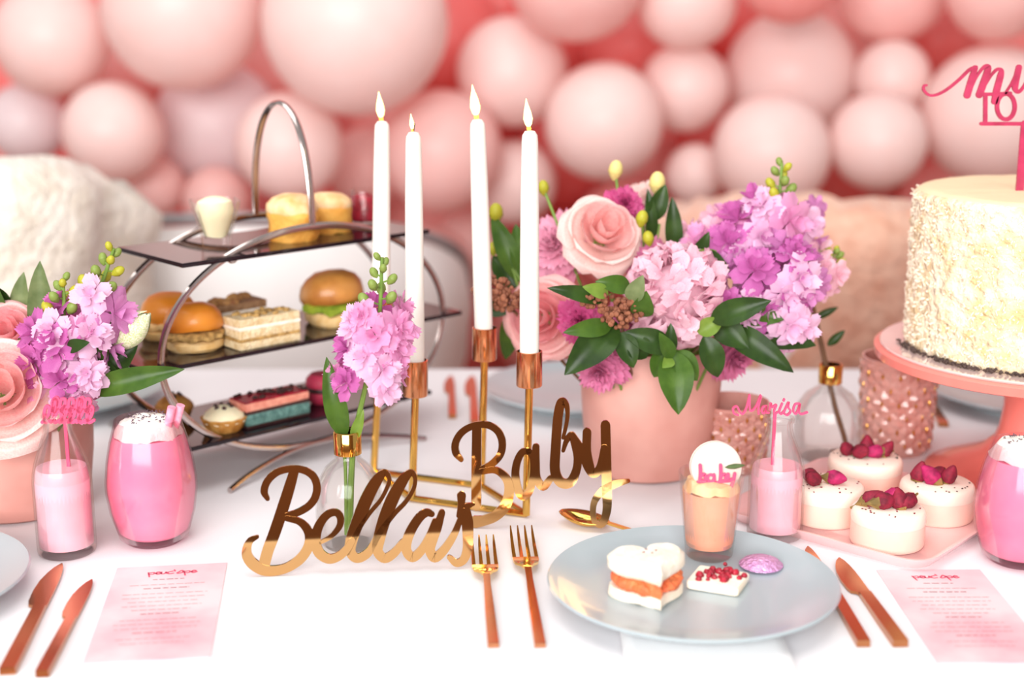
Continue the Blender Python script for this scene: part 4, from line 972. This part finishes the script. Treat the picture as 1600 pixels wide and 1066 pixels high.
def rose(c, ax, Rr, m, base, label, name='garden_rose', m_in=None, group=None):
    t = thing(name, label, 'flower', base, group=group)
    if 'r' not in ROSE: ROSE['r'] = rose_layers(1.)
    M0 = T(c, ax); ph = random.uniform(0, 6)
    for k, (n, vf) in enumerate(ROSE['r']):
        mm = m_in if (m_in and k < 3) else m; key = (k, mm)
        if key not in ROSE: ROSE[key] = mesh('petal', vf, mm, ang=180)
        for i in range(n):
            put('petal', ROSE[key], t, M0 @ Matrix.Scale(Rr, 4) @ Matrix.Rotation(ph + k * .7 + 2 * pi * i / n + random.uniform(-.12, .12), 4, 'Z') @ Matrix.Rotation(random.uniform(-.06, .10), 4, 'Y'), world=True)
    part('stem', tube([c - V(ax).normalized() * Rr * .58, (c + V(base)) / 2 + V((0, 0, .01)), V(base)], .0028, 8), 'stem_green', t, world=True)
    part('calyx', lathe([(.001, -.62 * Rr), (.16 * Rr, -.55 * Rr), (.30 * Rr, -.42 * Rr), (.18 * Rr, -.38 * Rr)], 12), 'stem_green', t, M0, world=True)
    return t
def ruffle(Rr, n, rows, up=.5, rag=.14, seed=0.):    # a mass of frilled petals
    ms = []; rnd = random.Random(seed)
    for k in range(rows):
        f_ = k / max(1, rows - 1)
        for i in range(max(3, int(n * (1 - .55 * f_)))):
            tilt = (.15 + .85 * f_) * up; ln = Rr * (1 - .25 * f_) * rnd.uniform(.85, 1.08)
            pf = lambda q, ln=ln, tl=tilt: (ln * (q * cos(tl * 1.4)) + .02 * Rr, ln * (q * sin(tl * 1.4) - .15 * q * q * (1 - f_)))
            ms.append(xf(petal(0, 0, pf, .55 / max(.3, cos(tilt * 1.3)), rag * Rr, 6, 4, rnd.uniform(0, 6)), Matrix.Rotation(2 * pi * (i + rnd.random() * .6) / max(3, int(n * (1 - .55 * f_))) + k, 4, 'Z')))
    return join(*ms)
RUF = {}
def ruf(m, kind):
    if (m, kind) not in RUF: RUF[(m, kind)] = mesh('ruffled_petals', ruffle(1., *((6, 3, .85, .075, 3 + kind) if kind < 3 else (11, 5, 1.0, .13, 7 + kind))), m, ang=180)
    return RUF[(m, kind)]
def frilly(c, ax, Rr, m, base, label, name='carnation', cat='flower'):
    t = thing(name, label, cat, base); o = put('bloom', ruf(m, 3), t, T(c - V(ax).normalized() * Rr * .35, ax) @ Matrix.Scale(Rr, 4), world=True)
    o2 = put('bloom', ruf(m, 4), t, T(c - V(ax).normalized() * Rr * .05, ax) @ Matrix.Scale(Rr * .72, 4), world=True)
    part('stem', tube([c - V(ax).normalized() * Rr * .4, V(base)], .0022, 7), 'stem_green', t, world=True); return t
def peony(c, ax, Rr, m, base, label, name='peony'):
    t = thing(name, label, 'flower', base); M0 = T(c, ax); rnd = random.Random(int(Rr * 1e5))
    big = mesh('petal', petal(0, 0, lambda q: (1.0 * sin(q * 2.0) + .02, -.55 * cos(q * 2.0) * 1.0), .62, .05, 8, 8, 1.), m, ang=180)
    for k, (n, s, z) in enumerate(((8, 1.0, -.05), (9, .9, .0))):
        for i in range(n): put('petal', big, t, M0 @ T((0, 0, z * Rr)) @ Matrix.Scale(Rr * s, 4) @ Matrix.Rotation(2 * pi * (i + k * .5) / n + rnd.uniform(-.15, .15), 4, 'Z') @ Matrix.Rotation(rnd.uniform(-.12, .12), 4, 'Y'), world=True)
    ms = []                                                  # crowded frilly heart
    for i in range(150):
        q = (i + .5) / 150; th = math.acos(1 - 1.25 * q); a = i * 2.39996; d = V((sin(th) * cos(a), sin(th) * sin(a), cos(th)))
        P = petal(0, 0, lambda q_: (.30 * q_ + .01, .34 * sin(q_ * 1.5)), .75, .035, 5, 4, rnd.uniform(0, 6)) if i % 3 else petal(0, 0, lambda q_: (.34 * q_ + .01, .30 * sin(q_ * 1.5)), .85, .02, 5, 4, rnd.uniform(0, 6))
        ms.append(xf(P, T(d * .62, (d + V((rnd.uniform(-.5, .5), rnd.uniform(-.5, .5), rnd.uniform(-.3, .5)))), (rnd.uniform(-1, 1), rnd.uniform(-1, 1), rnd.uniform(-1, 1))) @ Matrix.Scale(rnd.uniform(.8, 1.2), 4)))
    part('inner_petals', join(*ms), m, t, M0 @ Matrix.Scale(Rr, 4), world=True, ang=180, kind='stuff')
    part('heart', sphere(.62, (0, 0, -.05), 16, 10), m, t, M0 @ Matrix.Scale(Rr, 4), world=True)
    part('stem', tube([c - V(ax).normalized() * Rr * .5, V(base)], .003, 8), 'stem_green', t, world=True); return t
BUDM = {k: mesh('bud', join(sphere(1., n=10, m=8, s=(.8, .8, 1.1)), lathe([(.15, -1.3), (.55, -.85), (.86, -.2), (.6, -.5)], 8)), k) for k in ('bud_yellow', 'bud_green', 'bud_cream')}
def bud(c, ax, r, m, parent): return put('bud', BUDM[m], parent, T(c, ax) @ Matrix.Scale(r, 4), world=True)
def stock(path, Rw, m, label, florets, buds, base, name='stock_flower', f0=.0, f1=.75, seed=1, fs=1., bm=('bud_green', 'bud_yellow')):
    """upright spike: path of px triples, florets along f0..f1, buds above"""
    t = thing(name, label, 'flower', base); P = [D(*p) for p in path]; rnd = random.Random(seed)
    pts, _ = smooth_line([tuple(p) for p in P], [1] * len(P), 8)
    part('stem', tube(pts, [.0034 - .0018 * i / len(pts) for i in range(len(pts))], 8), 'stem_green', t, world=True)
    def at(q): x = q * (len(pts) - 1); i = min(int(x), len(pts) - 2); return pts[i].lerp(pts[i + 1], x - i), (pts[i + 1] - pts[i]).normalized()
    for k in range(florets):
        q = f0 + (f1 - f0) * (k + .5) / florets; p, d = at(q); a = k * 2.4 + rnd.uniform(-.3, .3)
        s = d.cross(V((0, 1, 0))).normalized(); n_ = d.cross(s); o = s * cos(a) + n_ * sin(a)
        sz = Rw * fs * rnd.uniform(.44, .60) * (1.08 - .35 * q); put('floret', ruf(m if not m.startswith('stock') else (m, 'stock_white', m, 'stock_deep', m)[k % 5], k % 3), t, T(p + o * Rw * (.62 - .25 * q) + d * rnd.uniform(-.2, .2) * Rw, o + d * .35 + V((0, -.25, 0))) @ Matrix.Scale(sz, 4), world=True)
    for k in range(buds):
        q = f1 + (1 - f1) * (k + .4) / buds; p, d = at(min(q, .999)); a = k * 2.4; s = d.cross(V((0, 1, 0))).normalized(); n_ = d.cross(s); o = s * cos(a) + n_ * sin(a); g = 1 - (q - f1) / (1.001 - f1)
        bc = p + o * Rw * (.08 + .24 * g) + d * .004; b = bud(bc, o * .8 + d, Rw * (.08 + .06 * g) * fs, bm[k % 2], t)
        part('bud_stalk', tube([p, bc], .0009, 5), 'stem_green', t, world=True)
    return t
def leaf_vf(L, W, bend, fold, tipw=1., nu=4, nv=10):
    v, f = [], []
    for j in range(nv + 1):
        q = j / nv; w_ = W * (sin(pi * min(1, q ** .8 * .97 + .02)) ** .8) * (1 if q < .97 else .3); w_ = max(w_, .02 * W)
        for i in range(nu + 1): u = i / nu * 2 - 1; v.append((u * w_ / 2, fold * abs(u) * w_ + bend * L * sin(pi * q) + .012 * L * sin(q * 14) * abs(u), L * q))
    for j in range(nv):
        for i in range(nu): b = j * (nu + 1) + i; f.append((b, b + 1, b + nu + 2, b + nu + 1))
    return v, f
def leaf(parent, b, tp, wpx, m, bend=.10, fold=-.22, roll=0.):
    B_, T_ = D(*b), D(*tp); L = (T_ - B_).length; d = (T_ - B_).normalized(); n_ = (V((0, -1, .35)) - d * V((0, -1, .35)).dot(d)).normalized()
    n_ = Quaternion(d, roll) @ n_; x = d.cross(n_); M = Matrix((x, -n_, d)).transposed().to_4x4(); M.translation = B_
    part('leaf', leaf_vf(L, wpx * mpp(B_) / max(.45, cos(roll)), -bend, fold), m, parent, M, world=True, ang=180)
def sprig(label, base, path, leaves, name='foliage_sprig', stem='stem_green', r=.0018):
    t = thing(name, label, 'foliage', base); P = [V(base)] + [D(*p) for p in path]; pts, _ = smooth_line([tuple(p) for p in P], [1] * len(P), 6)
    part('stem', tube(pts, r, 7), stem, t, world=True)
    for lf in leaves: leaf(t, *lf)
    return t

# --- pots
def pot(px, py, rpx, hpx, label):
    p = U(px, py); r = rpx * mpp(p); c = base_at(px, py, r * .82); H = hpx * mpp(c) / cos(PITCH); t = thing('flower_pot', label, 'pot', c, group='blush ceramic flower pots')
    pr = [(.001, 0), (.78, 0), (.85, .02), (.90, .10), (.97, .4), (1.0, .7), (1.0, .97), (.985, 1.), (.95, 1.), (.945, .9), (.9, .3), (.001, .25)]
    part('pot_body', wob(lathe([(a * r, z * H) for a, z in pr], 56), .002, 16), 'ceramic_blush', t); return t, c, H, r
_, pcB, pHB, prB = pot(1012, 758, 112, 196, 'blush ceramic pot holding the big mixed bouquet')
_, pcA, pHA, prA = pot(38, 822, 122, 215, 'blush ceramic pot of roses and tulip cut by the frame edge')
bB = pcB + V((0, 0, pHB * .35)); bA = pcA + V((0, 0, pHA * .35))
Yb = pcB.y
def bb(dx=0, dy=0): return bB + V((dx, dy, 0))

# --- big bouquet (px, py, depth)
rose(D(944, 362, Yb - .03), (.22, -.85, .6), 66 * mpp(bB), 'rose_pale', bb(-.02), 'big pale pink open rose at the top of the big bouquet', m_in='rose_salmon')
rose(D(846, 496, Yb - .05), (-.35, -1, .25), 66 * mpp(bB), 'rose_salmon', bb(-.03), 'salmon pink rose half hidden behind the candle nearest the bouquet', m_in='rose_deep')
frilly(D(866, 385, Yb + .01), (-.4, -1, .6), 62 * mpp(bB), 'fluffy_pink', bb(-.03, .01), 'fluffy mid pink bloom beside the big pale rose')
frilly(D(976, 318, Yb + .0), (.1, -1, .6), 32 * mpp(bB), 'magenta', bb(0, .02), 'deep magenta bloom peeking above the big pale rose', 'lisianthus')
frilly(D(1012, 312, Yb + .06), (.1, -1, .6), 36 * mpp(bB), 'rose_pale', bb(0, .03), 'pale pink ruffled bloom behind the magenta one', 'lisianthus')
peony(D(1058, 462, Yb - .085), (.08, -1, .35), 76 * mpp(bB), 'peony_pink', bb(.01, -.01), 'large frilly pale pink peony in the middle of the big bouquet')
frilly(D(906, 500, Yb - .09), (-.2, -1, .2), 36 * mpp(bB), 'magenta', bb(-.02, -.02), 'bright magenta bloom under the brown berry cluster', 'carnation')
frilly(D(937, 578, Yb - .10), (-.3, -1, -.3), 42 * mpp(bB), 'magenta_soft', bb(-.02, -.02), 'drooping magenta bloom over the rim of the blush pot')
frilly(D(1146, 560, Yb - .06), (.5, -1, -.3), 42 * mpp(bB), 'magenta_soft', bb(.02, -.02), 'drooping magenta bloom over the pot rim below the dark leaves')
frilly(D(1018, 408, Yb - .02), (.1, -1, .4), 40 * mpp(bB), 'magenta_soft', bb(.0, .0), 'dusky pink bloom tucked between the rose and the peony', 'lisianthus')
frilly(D(985, 500, Yb - .07), (-.1, -1, .2), 34 * mpp(bB), 'magenta_soft', bb(.0, -.01), 'mauve bloom squeezed against the side of the peony')
stock([(1060, 560, Yb), (1120, 420, Yb - .02), (1170, 375, Yb - .02), (1212, 330, Yb - .02), (1222, 255, Yb - .02)], .058, 'stock_pink', 'tall lilac pink stock spike with green bud tip above the bouquet', 17, 11, bb(.02), f0=.30, f1=.76, seed=2)
stock([(1060, 570, Yb), (1140, 480, Yb - .06), (1200, 440, Yb - .07), (1245, 430, Yb - .07), (1262, 425, Yb - .07)], .062, 'stock_lilac', 'bright lilac stock spike leaning low across the bouquet', 16, 2, bb(.02, -.02), f0=.35, f1=.98, seed=4)
stock([(1080, 560, Yb), (1160, 510, Yb - .06), (1215, 495, Yb - .08), (1245, 505, Yb - .08)], .055, 'stock_lilac', 'lilac stock blooms at the lower edge of the bouquet', 12, 0, bb(.02, -.02), f0=.45, f1=1., seed=5)
stock([(1060, 560, Yb), (1180, 470, Yb), (1250, 440, Yb), (1290, 420, Yb), (1304, 392, Yb)], .045, 'peony_pink', 'pale stock sprig with green buds beside the peach throw', 9, 8, bb(.03), f0=.55, f1=.82, seed=6)
stock([(1050, 560, Yb + .03), (1190, 430, Yb + .02), (1240, 370, Yb + .02), (1258, 330, Yb + .02)], .05, 'stock_lilac', 'lilac stock tip set back behind the tall green one', 8, 2, bb(.02, .02), f0=.55, f1=.97, seed=8)
stock([(1050, 560, Yb), (1085, 440, Yb), (1095, 385, Yb), (1110, 345, Yb)], .05, 'peony_pink', 'pale pink stock blooms behind the peony', 8, 0, bb(.0, .02), f0=.5, f1=1., seed=9)
stock([(1050, 580, Yb), (1130, 520, Yb - .08), (1150, 480, Yb - .09), (1160, 460, Yb - .09)], .04, 'stock_lilac', 'mauve stock blooms touching the side of the peony', 8, 0, bb(.01, -.03), f0=.4, f1=1., seed=10)
def bud_sprig(label, pts, base, budspec):
    t = thing('budding_sprig', label, 'flower', base); P = [V(base)] + [D(*p) for p in pts]; q, _ = smooth_line([tuple(p) for p in P], [1] * len(P), 6)
    part('stem', tube(q, .0016, 7), 'stem_green', t, world=True)
    for x, y, r, m in budspec: c = D(x, y, pts[-1][2]); bud(c, (random.uniform(-.3, .3), -.2, 1), r * mpp(c), m, t)
bud_sprig('cream yellow bud rising behind the magenta bloom', [(975, 380, Yb), (963, 280, Yb + .02)], bb(0, .02), [(962, 265, 14, 'bud_cream')])
bud_sprig('cream bud above the dark upright leaf', [(1010, 400, Yb), (1027, 300, Yb + .02)], bb(0, .02), [(1027, 285, 16, 'bud_cream')])
bud_sprig('yellow green bud at the bouquet top beside the candle', [(890, 400, Yb), (850, 296, Yb + .02)], bb(-.02, .02), [(849, 293, 11, 'bud_yellow')])
bud_sprig('yellow buds over the leaves behind the candles', [(820, 450, Yb), (775, 335, Yb + .02)], bb(-.03, .02), [(775, 332, 14, 'bud_yellow'), (771, 388, 10, 'bud_yellow')])
bud_sprig('pair of small yellow buds beside the big pale rose', [(1008, 440, Yb), (1004, 350, Yb - .04)], bb(0, 0), [(1003, 341, 12, 'bud_yellow'), (1013, 372, 11, 'bud_yellow')])
Yf = Yb - .13
sprig('dark upright leaves behind the big pale rose', bb(0, .01), [(1020, 430, Yb), (1030, 350, Yb)], [((1020, 345, Yb), (1040, 288, Yb), 30, 'leaf_dark', .05), ((1053, 400, Yb - .01), (1050, 308, Yb - .01), 28, 'leaf_dark', .06), ((1020, 375, Yb), (1012, 295, Yb), 20, 'leaf_dark', .06)])
sprig('large green leaves hanging over the middle of the pot', bb(0, -.03), [(1040, 560, Yf + .03), (1050, 548, Yf)], [((1050, 548, Yf), (1060, 648, Yf - .03), 56, 'leaf_mid', .08), ((1050, 545, Yf), (972, 520, Yf), 40, 'leaf_dark', .08), ((1040, 545, Yf), (1022, 590, Yf), 34, 'leaf_mid', .08), ((1052, 550, Yf), (1090, 595, Yf - .01), 40, 'leaf_mid', .08), ((1050, 560, Yf - .01), (1035, 575, Yf - .02), 20, 'leaf_light', .05), ((1050, 560, Yf - .01), (1030, 520, Yf - .02), 24, 'leaf_mid', .05), ((1046, 556, Yf), (1048, 505, Yf), 22, 'leaf_dark', .05)])
sprig('large dark leaves drooping over the pot side near the candle', bb(-.02, -.03), [(950, 540, Yf + .02)], [((965, 505, Yf + .01), (882, 586, Yf - .02), 56, 'leaf_dark', .1), ((970, 520, Yf), (990, 575, Yf - .01), 36, 'leaf_dark', .08), ((955, 510, Yf), (880, 520, Yf - .02), 30, 'leaf_mid', .08), ((985, 530, Yf), (1010, 560, Yf), 40, 'leaf_dark')])
sprig('glossy dark leaves pointing out below the lilac stock', bb(.03, -.03), [(1120, 540, Yf + .03)], [((1110, 500, Yf), (1205, 470, Yf - .02), 40, 'leaf_dark', .1), ((1115, 505, Yf + .02), (1170, 545, Yf), 44, 'leaf_dark', .1), ((1125, 510, Yf + .03), (1240, 582, Yf), 44, 'leaf_dark', .1, -.2), ((1160, 515, Yf + .05), (1275, 540, Yf + .03), 44, 'leaf_dark', .1), ((1090, 520, Yf), (1130, 500, Yf), 30, 'leaf_light'), ((1100, 525, Yf), (1122, 590, Yf), 40, 'leaf_dark', .1), ((1150, 490, Yf + .04), (1225, 500, Yf + .02), 36, 'leaf_mid')])
sprig('leaves standing behind the candles at the bouquet side', bb(-.03, .02), [(830, 480, Yb), (800, 420, Yb)], [((812, 440, Yb), (768, 335, Yb + .02), 36, 'leaf_mid', .08), ((806, 450, Yb), (770, 400, Yb + .02), 36, 'leaf_dark', .08), ((815, 430, Yb), (806, 350, Yb + .02), 30, 'leaf_mid', .08), ((805, 480, Yb), (790, 562, Yb), 34, 'leaf_mid', .08), ((800, 480, Yb - .02), (745, 485, Yb - .02), 30, 'leaf_dark', .08)])
sprig('dark leaves above the peony', bb(.01, 0), [(1090, 470, Yb)], [((1085, 410, Yb - .05), (1108, 362, Yb - .06), 24, 'leaf_dark', .06), ((1092, 402, Yb - .06), (1140, 425, Yb - .08), 34, 'leaf_dark', .1), ((1085, 405, Yb - .06), (1120, 392, Yb - .07), 20, 'leaf_light', .08)])
sprig('small leaves and sprig among the brown berries', bb(-.01, -.02), [(960, 520, Yf + .05)], [((945, 470, Yf), (855, 450, Yf - .02), 26, 'leaf_dark', .1), ((985, 450, Yf), (930, 440, Yf - .01), 30, 'leaf_mid', .1), ((1000, 495, Yf), (1010, 455, Yf - .02), 36, 'leaf_mid', .1, -.1), ((950, 460, Yf - .01), (910, 448, Yf - .02), 24, 'leaf_light', .1), ((985, 470, Yf - .01), (1005, 430, Yf - .02), 30, 'leaf_sage', .1)])
def berries(cs, base, label):
    t = thing('berry_cluster', label, 'berries', base); rnd = random.Random(int(cs[0][0])); ms = []
    for x, y, r, Y in cs:
        c = D(x, y, Y)
        for _ in range(70):
            d = V((rnd.gauss(0, 1), rnd.gauss(0, 1), rnd.gauss(0, 1))).normalized() * rnd.uniform(.5, 1) * r * mpp(c); ms.append(sphere(rnd.uniform(.0022, .004), tuple(c + V((d.x * 1.2, d.y, d.z * .8))), 7, 5))
    part('berries', join(*ms), 'berry_brown', t, world=True, kind='stuff'); part('stem', tube([base, D(*cs[0][:2], cs[0][3])], .002, 6), 'stem_brown', t, world=True)
berries([(770, 452, 28, Yb - .06), (795, 470, 24, Yb - .06)], bb(-.03, -.01), 'brown berry cluster beside the candles')
berries([(968, 492, 28, Yf), (930, 462, 24, Yf), (985, 480, 22, Yf)], bb(-.01, -.02), 'brown berry cluster beside the peony')

# --- brown twig in the far bud vase
t = sprig('thin brown twig with a few leaves in the far bud vase', vc2 + V((.006, 0, .006)), [(1322, 700, vc2.y), (1306, 640, vc2.y), (1296, 598, vc2.y), (1285, 545, vc2.y), (1270, 480, vc2.y)], [((1272, 498, vc2.y), (1310, 480, vc2.y), 12, 'leaf_dark', .05), ((1293, 540, vc2.y), (1320, 516, vc2.y), 14, 'leaf_dark', .05)], 'twig', 'stem_brown', .0032)
# --- single stock in the near bud vase
Yv = vc1.y
stock([(546, 838, Yv), (552, 700, Yv), (572, 600, Yv - .005), (592, 500, Yv - .005), (597, 402, Yv)], .052, 'stock_pink', 'single pink stock flower standing in the near bud vase', 26, 9, vc1 + V((0, 0, .008)), f0=.48, f1=.80, seed=21, fs=.92, bm=('bud_green', 'bud_green'))
sprig('green stem leaf leaning in the near bud vase', vc1 + V((-.004, 0, .01)), [(540, 740, Yv), (535, 680, Yv), (525, 620, Yv)], [((538, 685, Yv - .004), (510, 558, Yv), 36, 'leaf_mid', .12), ((552, 690, Yv - .004), (568, 640, Yv - .004), 18, 'leaf_light', .05)], 'stock_leaf')

# --- flowers in the pot at the frame edge
Ya = pcA.y - .02
def ba(dx=0, dy=0): return bA + V((dx, dy, 0))
rose(D(2, 612, Ya - .085), (.25, -1, .55), 92 * mpp(bA), 'rose_pale', ba(0, -.03), 'big pale rose drooping over the pot at the frame edge', m_in='rose_salmon')
rose(D(12, 522, Ya - .02), (.1, -1, .7), 58 * mpp(bA), 'rose_salmon', ba(0, 0), 'salmon rose above the big pale one at the frame edge', m_in='rose_deep')
stock([(70, 660, Ya), (110, 570, Ya - .05), (135, 500, Ya - .04), (160, 440, Ya - .03), (178, 388, Ya - .03)], .055, 'stock_lilac', 'lilac stock with yellow buds above the tulip', 13, 9, ba(.03, 0), f0=.25, f1=.66, seed=31, bm=('bud_yellow', 'bud_green'))
stock([(60, 680, Ya), (85, 590, Ya - .04), (95, 530, Ya - .05), (100, 480, Ya - .05), (98, 435, Ya - .05)], .052, 'stock_pink', 'shorter pink stock with yellow buds beside the salmon rose', 13, 8, ba(.02, -.01), f0=.2, f1=.68, seed=33, bm=('bud_yellow', 'bud_green'))
stock([(60, 690, Ya), (92, 622, Ya - .06), (115, 598, Ya - .06), (138, 588, Ya - .06)], .045, 'stock_pink', 'pink stock blooms hanging over the pot above the milk bottle', 12, 0, ba(.02, -.03), f0=.3, f1=1., seed=35)
tl = thing('tulip', 'white and green tulip bud pointing at the tiered stand', 'flower', ba(.03, 0)); cT = D(178, 545, Ya - .03); dT = D(222, 500, Ya - .03) - cT
tm = mesh('petal', petal(0, 0, lambda q: (.40 * sin(pi * (q * .93 + .04)) ** .75 + .01, 1.45 * q), .95, .0, 8, 10), 'tulip', ang=180)
for k in range(6): put('petal', tm, tl, T(cT, dT) @ Matrix.Scale(dT.length * .86 * (1 if k % 2 else .95), 4) @ Matrix.Rotation(2 * pi * k / 6, 4, 'Z'), world=True)
part('stem', tube([cT, D(150, 590, Ya - .03), ba(.03, 0)], .0035, 8), 'stem_green', tl, world=True)
sprig('tall pointed leaves behind the stock at the frame edge', ba(0, .03), [(50, 600, Ya + .03)], [((76, 545, Ya), (62, 408, Ya), 44, 'leaf_sage', .03, -.3), ((30, 520, Ya + .02), (37, 425, Ya + .02), 34, 'leaf_sage', .03), ((0, 500, Ya + .02), (-8, 440, Ya), 36, 'leaf_mid', .03), ((12, 480, Ya + .02), (-20, 440, Ya), 30, 'leaf_dark', .03)])
sprig('long blade leaf reaching across to the tiered stand', ba(.03, -.02), [(120, 620, Ya - .06)], [((135, 612, Ya - .06), (288, 577, Ya - .06), 40, 'leaf_mid', .06, -.25), ((150, 600, Ya - .05), (176, 482, Ya - .04), 24, 'leaf_mid', .05), ((148, 610, Ya - .04), (215, 540, Ya - .03), 44, 'leaf_dark', .08), ((135, 575, Ya - .05), (190, 590, Ya - .05), 40, 'leaf_dark', .06), ((105, 545, Ya - .08), (140, 535, Ya - .09), 22, 'leaf_dark', .06)])
